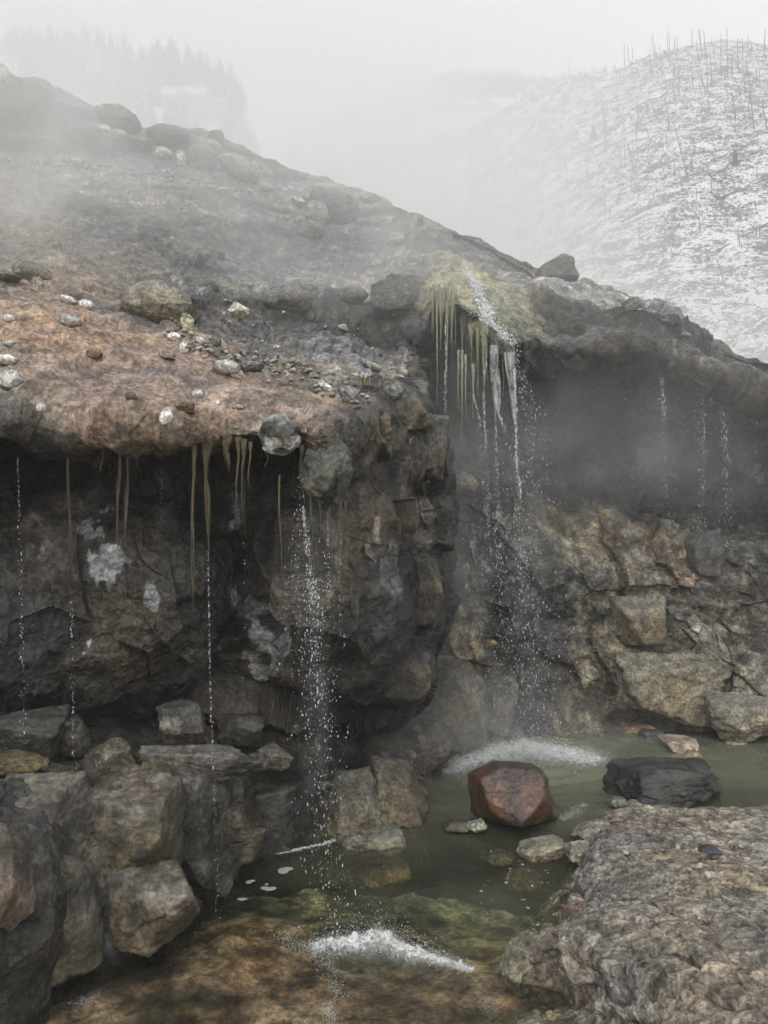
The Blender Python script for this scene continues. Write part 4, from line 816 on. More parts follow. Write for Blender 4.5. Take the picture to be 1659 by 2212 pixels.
for a in [(1413, 772, 812, 22, 'rusty tongue of algae under the right hand overhang'), (1432, 776, 806, 16, 'short rusty tongue beside the larger one')]: strand(*a, d=8.95, col=(.23, .165, .10), cone=.9, grp='rusty tongues under the right overhang', sway=0)

# ------------------------------------------------------------------ falling water
wat, nt, out = new_mat('falling_water')
b = N(nt, 'ShaderNodeBsdfPrincipled', Roughness=.12); b.inputs['Base Color'].default_value = (.86, .88, .88, 1); b.inputs['Specular IOR Level'].default_value = .6
tr = N(nt, 'ShaderNodeBsdfTransparent'); mx = N(nt, 'ShaderNodeMixShader'); mx.inputs[0].default_value = .56
nt.links.new(tr.outputs[0], mx.inputs[1]); nt.links.new(b.outputs[0], mx.inputs[2]); nt.links.new(mx.outputs[0], out.inputs['Surface'])
film, nt, out = new_mat('water_film')
b = N(nt, 'ShaderNodeBsdfPrincipled', Roughness=.15); b.inputs['Base Color'].default_value = (.8, .83, .83, 1)
tr = N(nt, 'ShaderNodeBsdfTransparent'); mx = N(nt, 'ShaderNodeMixShader'); co = N(nt, 'ShaderNodeTexCoord').outputs['Object']
mp = N(nt, 'ShaderNodeMapping'); nt.links.new(co, mp.inputs[0]); mp.inputs['Scale'].default_value = (1, 1, .3)
nt.links.new(ramp(nt, noise_node(nt, mp.outputs[0], 22, 5, .7), [(.42, (.02,)*3), (.62, (.34,)*3)]), mx.inputs[0])
nt.links.new(tr.outputs[0], mx.inputs[1]); nt.links.new(b.outputs[0], mx.inputs[2]); nt.links.new(mx.outputs[0], out.inputs['Surface'])
def drops_mesh(pts, sizes, stretch, level=1):
    """One mesh of many little drops."""
    v, f = ico(level); n = len(pts); pts = np.array(pts, np.float32); sizes = np.array(sizes, np.float32)
    sc = sizes[:, None] * np.stack([np.ones(n), np.ones(n), np.array(stretch) * np.ones(n)], 1)
    vv = (v[None] * sc[:, None, :] * (1 + .25 * rng.normal(size=(n, len(v), 1)).clip(-1, 1)) + pts[:, None, :]).reshape(-1, 3)
    return vv, (f[None] + (np.arange(n) * len(v))[:, None, None]).reshape(-1, 3)
def trickle(segs, lab, name='water_trickle', cat='trickle', parent=None):
    """segs: (px0, py0, px1, py1, spread0, spread1, depth, count, size px)"""
    pts, sz, st_ = [], [], []
    for x0, y0, x1, y1, s0, s1, d, n, s in segs:
        n = int(n * 1.5); t = rng.rand(n); sp = s0 * (1 - t) + s1 * t
        x = x0 + (x1 - x0) * t + rng.normal(0, 1, n) * sp; y = y0 + (y1 - y0) * t; dd2 = d + rng.normal(0, 1, n) * sp / F * d
        for xi, yi, di in zip(x, y, dd2):
            q = P(xi, yi, di)
            if q[2] < 0: continue
            pts.append(q); r = s * rng.choice([.15, .24, .34, .52], p=[.36, .36, .2, .08]) / F * d; sz.append(r); st_.append(rng.uniform(1.3, 3.6))
    c0 = np.mean(pts, 0); v, f = drops_mesh(np.array(pts) - c0, sz, np.array(st_))
    o = link(name, mesh_from(name, v, f), wat, parent)
    if parent is None: o.location = c0; tag(o, lab, cat, 'trickles falling from the overhangs')
    else: o.location = Vector(c0) - parent.location
    return o
trickle([(38, 985, 42, 1120, .6, 1.5, 4.85, 60, 1.7), (42, 1120, 55, 1660, 3, 6, 4.85, 80, 2.2)], 'beaded trickle falling nearest the left border')
trickle([(155, 1300, 158, 1640, 1.5, 2.5, 4.86, 70, 2.0), (165, 1640, 170, 2160, 3, 5, 4.7, 60, 2)], 'sparse drips below the longest algae strand')
trickle([(449, 1190, 456, 1560, .8, 1.5, 4.86, 130, 1.9), (458, 1560, 478, 2160, 1.5, 3, 4.84, 70, 2.2)], 'thin bead string falling from the broad algae cone')
trickle([(350, 985, 350, 1140, 1, 2, 4.86, 16, 1.6), (527, 1170, 530, 1500, 2, 5, 4.86, 16, 1.6)], 'few drips beside the twisting algae strand')
trickle([(654, 1095, 676, 1300, 1.2, 6, 4.95, 210, 2.2), (650, 1010, 645, 1150, 4, 12, 4.98, 60, 1.6), (674, 1250, 690, 1600, 10, 26, 4.9, 360, 2.5), (690, 1600, 718, 2030, 26, 30, 4.75, 260, 2.5), (640, 1150, 640, 1450, 10, 18, 4.95, 90, 2)], 'main shower of drops from the amber strand into the near pool')
trickle([(707, 1100, 712, 1320, 1, 4, 5.08, 90, 1.8), (735, 1120, 738, 1400, 1, 5, 5.08, 60, 1.6), (700, 1150, 720, 1700, 6, 24, 5.0, 90, 1.9)], 'fine drips from the hanging grey green boulder')
trickle([(1428, 800, 1434, 900, 3, 3, 8.9, 120, 1.9), (1434, 900, 1440, 1130, 3, 10, 8.9, 70, 2)], 'trickle under the rusty tongues on the right')
trickle([(1520, 800, 1516, 1150, 2, 6, 8.95, 150, 1.8), (1508, 850, 1505, 1150, 3, 9, 8.95, 50, 1.7)], 'bead string left of two near the right border')
trickle([(1535, 800, 1537, 880, 1.5, 2, 8.95, 60, 1.7), (1560, 880, 1572, 1000, 3, 6, 8.95, 90, 2), (1568, 1000, 1572, 1190, 5, 9, 8.95, 80, 1.9)], 'wavy bead string nearest the right border')
trickle([(1633, 870, 1634, 1000, 1, 2, 8.9, 40, 1.5)], 'faint short trickle at the right border')
trickle([(1370, 850, 1360, 1060, 20, 40, 8.8, 40, 1.6)], 'scattered stray drops in front of the dark hollow')

fall = empty('waterfall', P(1150, 1640, 8.0)); tag(fall, 'white broken waterfall dropping from the mossy head into the far pool', 'waterfall')
def on_surface(px, py, off=.03):
    return P(px, py, (zat(px, py) or 8.5) - off)
pth = [(1000, 562, 5), (1010, 585, 8), (1026, 610, 12), (1034, 640, 15), (1050, 672, 13), (1056, 700, 16), (1074, 722, 22), (1096, 752, 18), (1108, 790, 10)]
pts, sz = [], []
for i in range(5200):
    t = rng.rand() ** .62 * (len(pth) - 1.001); k = int(t); u = t - k
    a, b_ = pth[k], pth[k+1]; s = a[2] * (1 - u) + b_[2] * u
    x, y = a[0] * (1 - u) + b_[0] * u + rng.normal(0, .55) * s, a[1] * (1 - u) + b_[1] * u + rng.normal(0, 6)
    pts.append(on_surface(x, y, rng.uniform(.0, .09))); sz.append(rng.choice([.0022, .004, .007, .011], p=[.4, .35, .2, .05]))
for i in range(300):
    x = 1010 + rng.rand() * 40; y = 610 + rng.rand() * 120; pts.append(on_surface(x, y, .04)); sz.append(rng.uniform(.003, .008))
c0 = np.array(fall.location); v, f = drops_mesh(np.array(pts) - c0, sz, rng.uniform(.7, 1.6, len(sz)))
wwt = wat.copy(); wwt.name = 'white_water'
for n_ in wwt.node_tree.nodes:
    if n_.type == 'MIX_SHADER': n_.inputs[0].default_value = .75
link('cascade', mesh_from('cascade', v, f), wwt, fall)
def curtain(rows, d):
    """Thin clear sheet of falling water, closed, narrowing downwards. rows: (py, px left, px right)"""
    v = []
    for py, xa, xb in rows:
        for k in range(9):
            t = k / 8; q = np.array(P(xa + (xb - xa) * t + rng.normal(0, .6), py, d - .02 * math.sin(math.pi * t) + rng.normal(0, .004))); v.append(q - c0)
    n = len(rows); v = np.array(v); v2 = v + np.array([0, .012, 0])
    f = grid_faces(n, 9); return np.concatenate([v, v2]), np.concatenate([f, f[:, ::-1] + len(v)])
for rows, d in [([(745, 1058, 1076), (790, 1060, 1078), (830, 1062, 1082), (870, 1066, 1082), (895, 1069, 1079)], 8.25), ([(760, 1088, 1112), (800, 1094, 1114), (840, 1100, 1113), (880, 1104, 1113), (920, 1110, 1114)], 8.22)]:
    v, f = curtain(rows, d); link('water_curtain', mesh_from('water_curtain', v, f), film, fall)
for segs in [[(962, 700, 964, 800, .5, .8, 8.42, 90, 1.8), (962, 800, 962, 905, 1, 2, 8.42, 90, 1.8), (964, 905, 968, 1190, 2, 4, 8.4, 70, 1.7)], [(1022, 850, 1036, 905, .6, 1.2, 8.35, 60, 1.9), (1036, 905, 1042, 1050, 2, 4, 8.3, 60, 1.8)], [(1052, 740, 1046, 830, 2, 2, 8.3, 60, 1.8), (1044, 850, 1050, 970, 1.2, 2, 8.28, 110, 2.0), (1050, 970, 1058, 1240, 3, 6, 8.25, 110, 2)],
             [(1078, 895, 1092, 935, 1, 2, 8.25, 60, 2), (1070, 895, 1074, 1060, 1, 2.5, 8.25, 100, 2), (1074, 1060, 1085, 1400, 4, 10, 8.2, 140, 2.1)], [(1112, 790, 1116, 1010, 1.5, 2, 8.2, 330, 2.3), (1116, 1010, 1126, 1080, 2, 4, 8.2, 80, 2.2), (1120, 1080, 1150, 1600, 8, 30, 8.1, 330, 2.4)]]:
    trickle(segs, None, 'bead_stream', parent=fall)
sp_ = trickle([(1120, 800, 1150, 900, 6, 22, 8.2, 160, 1.7), (1150, 900, 1150, 1100, 26, 34, 8.15, 190, 2.2), (1120, 1100, 1150, 1600, 34, 60, 8.1, 560, 2.2), (1090, 1000, 1090, 1560, 30, 40, 8.2, 240, 2)], None, 'spray', parent=fall); sp_['kind'] = 'stuff'

# ------------------------------------------------------------------ splashes and foam
foam, nt, out = new_mat('foam')
b = N(nt, 'ShaderNodeBsdfPrincipled', Roughness=.6); b.inputs['Base Color'].default_value = (.80, .82, .81, 1); b.inputs['Subsurface Weight'].default_value = 0
tr = N(nt, 'ShaderNodeBsdfTransparent'); mx = N(nt, 'ShaderNodeMixShader'); mx.inputs[0].default_value = .40
nt.links.new(tr.outputs[0], mx.inputs[1]); nt.links.new(b.outputs[0], mx.inputs[2]); nt.links.new(mx.outputs[0], out.inputs['Surface'])
foamsheet, nt, out = new_mat('foam_sheet'); L = nt.links
b = N(nt, 'ShaderNodeBsdfPrincipled', Roughness=.7); b.inputs['Base Color'].default_value = (.74, .77, .76, 1)
tr = N(nt, 'ShaderNodeBsdfTransparent'); mx = N(nt, 'ShaderNodeMixShader'); at = N(nt, 'ShaderNodeAttribute', attribute_name='Col'); co = N(nt, 'ShaderNodeTexCoord').outputs['Object']
n0_ = noise_node(nt, co, 30, 9, .78, .8); nn = math_(nt, 'ADD', math_(nt, 'MULTIPLY', math_(nt, 'SUBTRACT', n0_, .5), 2.4), .5)
al = N(nt, 'ShaderNodeMapRange', interpolation_type='SMOOTHSTEP'); L.new(math_(nt, 'ADD', nn, at.outputs['Fac']), al.inputs[0])
al.inputs[1].default_value = .86; al.inputs[2].default_value = 1.42; al.inputs[3].default_value = 0; al.inputs[4].default_value = .8
L.new(al.outputs[0], mx.inputs[0]); L.new(tr.outputs[0], mx.inputs[1]); L.new(b.outputs[0], mx.inputs[2]); L.new(mx.outputs[0], out.inputs['Surface'])
def splash(line, n, lab, hgt, size):
    """line: (px, py, half width px, height weight) on the water; a torn crest of foam with fine thrown spray."""
    root = empty('splash', W(line[len(line)//2][0], line[len(line)//2][1])); tag(root, lab, 'splash'); c = np.array(root.location)
    pts, sz = [], []; n = int(n * 4)
    for i in range(n):
        t = rng.rand() * (len(line) - 1.001); k = int(t); u = t - k; a, b_ = np.array(line[k]), np.array(line[k+1]); q = a * (1 - u) + b_ * u
        x, y = q[0] + rng.normal(0, 1) * q[2] * .9, q[1] + rng.normal(0, 1) * q[2] * .42
        w_ = np.array(W(x, y)); w_[2] = abs(rng.exponential(hgt * q[3])) if rng.rand() < .75 else rng.uniform(0, .012)
        pts.append(w_); sz.append(size * rng.choice([.10, .17, .26, .38, .6], p=[.36, .3, .2, .11, .03]))
    v, f = drops_mesh(np.array(pts) - c, sz, 1.2)
    o = link('spray', mesh_from('spray', v, f), foam, root); o['kind'] = 'stuff'
    if n < 9000: return
    xs = [q[0] for q in line]; ys = [q[1] for q in line]; m = max(q[2] for q in line) * 2.6
    gx = np.linspace(min(xs) - m, max(xs) + m, 150); gy = np.linspace(min(ys) - m * .8, max(ys) + m * .8, 60)
    vv, ww = [], []
    lp = []
    for k in range(len(line) - 1):
        for u in np.linspace(0, 1, 12): lp.append(np.array(line[k]) * (1 - u) + np.array(line[k+1]) * u)
    lp = np.array(lp)
    for y in gy:
        for x in gx:
            e = np.exp(-(((x - lp[:, 0]) / (lp[:, 2] * 1.6)) ** 2 + ((y - lp[:, 1]) / (lp[:, 2] * .8)) ** 2)); kk = int(np.argmax(e)); w_ = float(e[kk])
            q = np.array(W(x, y)); q[2] = .006 + w_ * hgt * lp[kk, 3] * .9; vv.append(q - c); ww.append(w_)
    vv = np.array(vv, np.float32); ww = np.array(ww, np.float32); nzv = fbm(vv, .05, 4, 611)
    vv[:, 2] += ww * np.maximum(0, nzv) * hgt * 1.6
    link('foam_crest', mesh_from('foam_crest', vv, grid_faces(60, 150), np.stack([ww * .78] * 3 + [ww], 1)), foamsheet, root)
splash([(690, 2050, 22, .5), (760, 2052, 26, 1.2), (820, 2040, 26, 1.6), (880, 2066, 18, .9), (950, 2080, 12, .5), (1020, 2098, 6, .2)], 3600, 'white splash where the near shower hits the pool', .045, .0055)
splash([(600, 2030, 14, .6), (660, 2048, 22, .5), (700, 2075, 22, .3), (720, 2110, 16, .2), (730, 2165, 12, .1)], 500, 'thin froth left of the near splash', .03, .005)
splash([(970, 1668, 14, .3), (1040, 1640, 30, .9), (1130, 1622, 34, 1.3), (1200, 1632, 34, 1.0), (1280, 1645, 24, .4)], 5200, 'wide white splash at the foot of the waterfall', .05, .008)
splash([(1215, 1770, 6, .2), (1245, 1752, 12, .3), (1265, 1740, 6, .1)], 350, 'strip of white water beside the red boulder', .012, .006)
splash([(700, 2170, 10, .1), (720, 2205, 12, .1)], 160, 'froth running over the red brown bed', .012, .005)
splash([(150, 2165, 16, .2), (230, 2158, 20, .2)], 160, 'froth where the left drips land', .015, .004)
splash([(1040, 2150, 18, .2), (1060, 2190, 16, .2)], 110, 'sparse bubbles on the red brown bed', .012, .004)
def fleck(px, py, wpx, lab, grp='foam flecks on the pool'):
    d = dz(py); r = wpx / F * d / 2; n = 18; v = [(0, 0, .009)]
    for k in range(n):
        a = 2 * math.pi * k / n; rr = r * (1 + .25 * math.sin(2 * a + px) + .15 * math.sin(3 * a)); v.append((rr * math.cos(a), rr * .8 * math.sin(a), .002))
    f = [(0, 1 + k, 1 + (k + 1) % n) for k in range(n)]
    o = link('foam_fleck', mesh_from('foam_fleck', np.array(v), np.array(f)), foam); o.location = W(px, py, .012); tag(o, lab, 'foam', grp)
for a in [(615, 1880, 34, 'long foam fleck farthest right of the floating group'), (540, 1905, 20, 'oval foam fleck in the middle of the floating group'), (580, 1920, 28, 'large oval foam fleck of the floating group'), (523, 1943, 18, 'small foam fleck nearest the domed boulder'), (576, 1911, 9, 'tiny foam dot above the large oval fleck')]: fleck(*a)
for i in range(34): fleck(rng.uniform(1000, 1190), rng.uniform(1830, 2010), rng.choice([3, 5, 8], p=[.5, .35, .15]), 'tiny white bubble on the pool by the bedrock', 'bubbles by the bedrock')
pts, sz = [], []
for x0, y0, x1, y1, w in [(492, 1857, 620, 1840, 3), (620, 1840, 700, 1822, 4), (700, 1822, 745, 1808, 6), (435, 1905, 490, 1864, 2), (345, 2025, 400, 1985, 2)]:
    for i in range(int(abs(x1 - x0) * 2.5)):
        t = rng.rand(); q = W(x0 + (x1 - x0) * t + rng.normal(0, 1), y0 + (y1 - y0) * t + rng.normal(0, .5) * w * .6, .006); pts.append(q); sz.append(rng.uniform(.003, .009))
c = np.mean(pts, 0); v, f = drops_mesh(np.array(pts) - c, sz, .6); o = link('foam_line', mesh_from('foam_line', v, f), foam); o.location = c; tag(o, 'thin white foam line along the foot of the left rocks', 'foam')
# stones under the water
for a in [(830, 1884, 120, 60, 'flat ochre stone under the water in mid pool', (.24, .18, .085)), (1130, 1902, 90, 46, 'tan stone under the water near the cream rocks', (.24, .19, .11)), (1075, 1852, 80, 24, 'pale stone under the water between boulder and bedrock', (.24, .22, .14))]:
    d = dz(a[1], -.27); rock('stone', a[4], a[0], a[1], a[2], a[3], a[5], 'round', d=d, ratio=.9, cat='stone', group='stones under the water', push=0, mat=MAT_STONE)

# flat coloured stones awash at the right end of the far pool
rock('stone', 'orange tan flat stone awash below the crumbly boulder', 1378, 1574, 66, 26, (.30, .21, .13), 'hewn', d=9.0, ratio=.9, wet=.4, push=0, cat='stone')
rock('stone', 'dark slate stone between the orange tan and the pinkish stone', 1408, 1590, 62, 30, (.075, .08, .09), 'hewn', d=8.75, ratio=.9, wet=.5, push=0, cat='stone')
rock('stone', 'smooth pinkish flat stone behind the black slab', 1466, 1610, 88, 34, (.36, .28, .225), 'hewn', d=8.35, ratio=.9, wet=.5, push=0, cat='stone', tilt=(0, 8, 0), rough=.5)
rock('stone', 'low pinkish stone just above the water behind the black slab', 1492, 1630, 60, 16, (.30, .22, .17), 'hewn', d=8.12, ratio=.9, wet=.5, push=0, cat='stone', rough=.5)

# ------------------------------------------------------------------ burnt trees, logs and scrub on the mountain
bark, nt, out = new_mat('charred_wood')
b = N(nt, 'ShaderNodeBsdfPrincipled', Roughness=.9); co = N(nt, 'ShaderNodeTexCoord').outputs['Object']
nt.links.new(ramp(nt, noise_node(nt, co, 3, 4, .6), [(.3, (.035, .033, .031)), (.7, (.11, .105, .10))]), b.inputs['Base Color']); nt.links.new(b.outputs[0], out.inputs['Surface'])
def pole(p0_, p1_, r0, r1, stubs=0, n=9, u=6):
    p0_, p1_ = Vector(p0_), Vector(p1_); ax = (p1_ - p0_); L_ = ax.length; ax.normalize(); s = ax.orthogonal().normalized(); t_ = ax.cross(s); v, f = [], []
    def tube(a, b_, ra, rb, n):
        k0 = len(v); wob = rng.normal(0, .06, (n + 1, 2)) * ra
        d_ = (b_ - a); x = d_.orthogonal().normalized(); y = d_.normalized().cross(x)
        for j in range(n + 1):
            q = a + d_ * (j / n) + x * wob[j, 0] * 2 + y * wob[j, 1] * 2; r = ra + (rb - ra) * j / n
            for k in range(u): v.append(q + x * r * math.cos(6.2832 * k / u) + y * r * math.sin(6.2832 * k / u))
        for j in range(n):
            for k in range(u): f.append((k0 + j*u + k, k0 + j*u + (k+1) % u, k0 + (j+1)*u + (k+1) % u, k0 + (j+1)*u + k))
    tube(p0_, p1_, r0, r1, n)
    for _ in range(stubs):
        h = rng.uniform(.35, .95); a = rng.uniform(0, 6.28); q = p0_ + ax * L_ * h; tube(q, q + (s * math.cos(a) + t_ * math.sin(a)) * rng.uniform(.03, .09) * L_ * (1.1 - h) * 2 + ax * L_ * rng.uniform(-.02, .03), r0 * .25, r0 * .08, 2)
    return np.array([q[:] for q in v], np.float32), np.array(f)
def snag(x0, y0, x1, y1, lab, grp, zz, name='dead_tree', thick=1.0):
    """Bare trunk from its foot (x1, y1) to its tip (x0, y0)."""
    d = zin(zz, x1, y1 + 2)
    if d is None: return
    foot, tip = Vector(P(x1, y1 + 2, d)), Vector(P(x0, y0, d)); h = (tip - foot).length
    v, f = pole((0, 0, -.3), tuple(tip - foot), max(.007 * h, .00075 * d) * thick, max(.002 * h, .0003 * d), stubs=int(rng.randint(2, 7)))
    o = link(name, mesh_from(name, v, f), bark); o.location = foot; tag(o, lab, 'dead tree', grp)
SN = [(385,210,405,495),(410,30,430,260),(445,155,450,260),(478,155,530,360),(578,-20,575,300),(595,40,598,360),(680,60,678,345),(655,70,650,180),(842,-20,840,160),(905,-20,945,220),(925,-10,930,150),(965,-10,990,280),(1000,250,1005,640),(870,280,910,490),(910,330,955,590),(940,480,990,670),(830,370,850,580),(885,110,905,300),(1040,270,1050,580),(1075,190,1080,290),(1150,30,1155,270),(1145,330,1160,460),(1217,-40,1225,490),(1270,230,1275,480),(1335,80,1330,390),(1345,330,1345,450),(1440,60,1440,160),(1480,130,1485,180),(1425,300,1430,480),(1535,400,1535,550),(1565,400,1565,550),(1630,-10,1618,220),(1500,470,1500,550),(1385,80,1385,300),(1050,90,1050,125),(110,130,110,350),(140,150,155,310),(195,180,200,290),(630,520,660,730),(700,430,700,690),(550,760,600,1020),(275,520,295,630),(220,500,220,600),(345,760,365,880),(410,770,435,890),(240,980,240,1160),(335,1000,395,1210),(160,1250,210,1530),(380,1380,390,1450),(65,1290,75,1460),(95,920,105,1020),(1380,1320,1390,1360),(490,290,510,430),(640,350,650,470),(1315,620,1320,700),(1360,550,1355,690),(1410,500,1410,650),(-130,1430,-90,1960),(-540,1600,-500,1720),(-120,700,-90,1150)]
for a in SN: snag(1327 + a[0]*.2, 66 + a[1]*.2, 1327 + a[2]*.2, 66 + a[3]*.2, 'thin bare burnt trunk standing on the snowy mountainside', 'burnt trunks on the mountainside', ZM)
for i in range(75):
    x = rng.uniform(1190, 1655); y = rng.uniform(150, 560); h_ = rng.uniform(12, 42)
    snag(x - rng.uniform(-2, 8), y - h_, x, y, 'thin bare burnt trunk standing on the snowy mountainside', 'burnt trunks on the mountainside', ZM, thick=.8)
for x0, y0, x1, y1, l in [(1455, 262, 1485, 375, 'long leaning burnt trunk alone on the mid mountainside'), (1616, 154, 1629, 274, 'tall burnt trunk below the snowy knoll near the right border'), (1581, 200, 1590, 256, 'straight burnt trunk left of the tall one below the knoll'), (1645, 216, 1658, 280, 'leaning burnt trunk cut by the right border'), (1547, 558, 1571, 620, 'thick leaning burnt stump low on the mountain'), (1219, 320, 1227, 410, 'burnt trunk at the misty left side of the mountain'), (1299, 200, 1309, 325, 'tall burnt trunk near the left shoulder of the mountain'), (1594, 398, 1612, 414, 'short charred stump by the fallen logs')]:
    snag(x0, y0, x1, y1, l, 'single burnt trunks that stand out', ZM, thick=1.25)
for x0, y0, x1, y1, l in [(1549, 374, 1641, 324, 'longest fallen log on the right of the mountainside'), (1579, 315, 1613, 315, 'level fallen log above the dark young fir'), (1363, 238, 1393, 220, 'short fallen log on the left shoulder'), (1340, 480, 1422, 440, 'fallen log pointing up to the charred stump'), (1550, 430, 1662, 384, 'fallen log reaching the right border'), (1550, 542, 1662, 480, 'lowest fallen log near the right border'), (1426, 211, 1443, 197, 'small fallen log under the ridge'), (1400, 372, 1455, 346, 'fallen log across the open snow'), (1230, 395, 1290, 372, 'fallen log in the misty gully'), (1580, 332, 1640, 300, 'fallen log below the level one')]:
    a, b_ = zin(ZM, x0, y0), zin(ZM, x1, y1)
    if a and b_:
        p_, q_ = Vector(P(x0, y0, a - .3)), Vector(P(x1, y1, b_ - .3)); v, f = pole((0, 0, 0), tuple(q_ - p_), .0013 * a, .0008 * a, 3)
        o = link('fallen_log', mesh_from('fallen_log', v, f), bark); o.location = p_; tag(o, l, 'log', 'fallen logs on the mountainside')
# scrub: far too much to count
scr, nt, out = new_mat('bare_scrub'); b = N(nt, 'ShaderNodeBsdfPrincipled', Roughness=.95); b.inputs['Base Color'].default_value = (.105, .10, .092, 1); nt.links.new(b.outputs[0], out.inputs['Surface'])
vs, fs, k0 = [], [], 0
sel = rng.choice(len(MTN), 17000, replace=False)
sx, sy, sd_ = proj(MTN[sel])
clump = fbm(MTN[sel], 9, 3, 905)
for p_, x, d, cl in zip(MTN[sel], sx, sd_, clump):
    if not (1000 < x < 1720) or cl < -.15 + .2 * rng.rand(): continue
    s = .0012 * d * rng.choice([.7, 1, 1.6, 2.4], p=[.4, .35, .2, .05]); n = 7
    for _ in range(n):
        a = rng.normal(0, 1, 3); a[2] = abs(a[2]) * 1.3; a *= s / np.linalg.norm(a) * rng.uniform(.7, 1.6); sd2 = rng.normal(0, 1, 3) * s * .45
        q = p_ + rng.normal(0, .35, 3) * s
        vs += [q - sd2, q + sd2, q + a]; fs.append((k0, k0 + 1, k0 + 2)); k0 += 3
o = link('scrub', mesh_from('scrub', np.array(vs), np.array(fs), smooth=False), scr); tag(o, 'dark bare scrub dotting the snowy mountainside', 'scrub', kind='stuff')

# ------------------------------------------------------------------ conifers
ndl, nt, out = new_mat('conifer_needles'); b = N(nt, 'ShaderNodeBsdfPrincipled', Roughness=.9); co = N(nt, 'ShaderNodeTexCoord').outputs['Object']
nt.links.new(ramp(nt, noise_node(nt, co, 4, 3, .6), [(.35, (.022, .032, .024)), (.6, (.05, .06, .045)), (.72, (.25, .26, .26))]), b.inputs['Base Color']); nt.links.new(b.outputs[0], out.inputs['Surface'])
def conifer(seed, tiers=20, per=11, ht=10.0, wid=2.1):
    rg = np.random.RandomState(seed); v, f = [], []
    for j in range(tiers):
        t = j / (tiers - 1); z = ht * (.10 + .90 * t); r = wid * (1 - t) ** .85 * rg.uniform(.75, 1.15) + .08
        for k in range(per):
            a = rg.uniform(0, 6.283); rr = r * rg.uniform(.5, 1.15); dr = -rr * rg.uniform(.15, .45); ca, sa = math.cos(a), math.sin(a); w = rr * .30 + .05; k0 = len(v)
            v += [(0, 0, z), (ca*rr*.5 - sa*w, sa*rr*.5 + ca*w, z + dr*.35), (ca*rr, sa*rr, z + dr), (ca*rr*.5 + sa*w, sa*rr*.5 - ca*w, z + dr*.45), (ca*rr*.55, sa*rr*.55, z + dr*.2 - .22)]
            f += [(k0, k0+1, k0+2), (k0, k0+2, k0+3), (k0+1, k0+4, k0+2), (k0+3, k0+2, k0+4)]
    return mesh_from('crown', np.array(v), np.array(f), smooth=False)
protos = []
for s in range(4):
    cm = conifer(60 + s, wid=[2.8, 2.1, 3.4, 2.5][s]); cm.materials.append(ndl)
    v, f = pole((0, 0, -.5), (0, 0, 9.6), .16, .03); tm = mesh_from('trunk', v, f); tm.materials.append(bark); protos.append((cm, tm))
def fir(px, top, foot, zz, lab, grp, d=None):
    d = d or zin(zz, px, foot)
    if d is None: return
    h = (foot - top) / F * d; cm, tm = protos[rng.randint(4)]; e = empty('conifer', P(px, foot, d)); e.scale = (h / 10 * rng.uniform(.85, 1.2),) * 2 + (h / 10,); e.rotation_euler = (0, 0, rng.uniform(0, 6))
    for nm, me in (('crown', cm), ('trunk', tm)):
        o = bpy.data.objects.new(nm, me); COL.objects.link(o); o.parent = e
    tag(e, lab, 'conifer', grp)
crest = [(-10, 52), (20, 45), (32, 52), (50, 50), (65, 48), (82, 42), (90, 48), (102, 42), (112, 45), (125, 55), (140, 56), (152, 60), (168, 58), (184, 48), (196, 55), (210, 45), (222, 58), (236, 60), (252, 66), (270, 64), (285, 78), (300, 88), (315, 92), (330, 96), (345, 76), (355, 86), (363, 78), (374, 92), (383, 90), (399, 90), (410, 98), (418, 85), (428, 100), (436, 108), (448, 112), (460, 115), (470, 120), (483, 112), (492, 126), (503, 150), (515, 146), (526, 160)]
for x, t in crest:
    fir(x + rng.uniform(-6, 6), t + rng.uniform(-6, 22), t + rng.uniform(60, 100), ZR, 'dark conifer on the steam veiled ridge', 'conifers on the wooded ridge')
for i in range(60):
    x = rng.uniform(0, 520); t = 95 + (x / 520) ** 2 * 120 + rng.uniform(0, 110); fir(x, t, t + rng.uniform(60, 85), ZR, 'dark conifer on the steam veiled ridge', 'conifers on the wooded ridge')
for x0, y0, x1, y1, l in [(140, -2, 164, 95, 'bent bare trunk rising above the wooded ridge'), (231, 46, 240, 92, 'thin bare trunk among the ridge conifers'), (425, 58, 428, 110, 'straight bare trunk near the right end of the ridge'), (456, 97, 461, 140, 'short bare trunk at the end of the wooded ridge'), (367, 215, 367, 300, 'dim bare trunk just behind the rounded skyline boulder')]:
    snag(x0, y0, x1, y1, l, 'bare trunks on the wooded ridge', ZR)
fir(1588, 320, 356, ZM, 'small dark young fir on the snowy mountainside', None); fir(1282, 268, 300, ZM, 'young fir in the misty left part of the mountainside', None)
vs, fs, k0 = [], [], 0
FX, FY, FD = proj(FAR); ok = np.where((FX > 930) & (FX < 1330) & (FY < 215))[0]
for i in rng.choice(ok, min(900, len(ok)), replace=False):
    p_ = FAR[i]; h = rng.uniform(2.5, 5); w = h * .2
    for a in range(3):
        c_, s_ = math.cos(a * 2.1) * w, math.sin(a * 2.1) * w; vs += [p_ + (c_, s_, 0), p_ - (c_, s_, 0), p_ + (0, 0, h)]; fs.append((k0, k0+1, k0+2)); k0 += 3
o = link('far_woods', mesh_from('far_woods', np.array(vs), np.array(fs), smooth=False), ndl); tag(o, 'distant woods along the far snowy ridge', 'woods', kind='stuff')

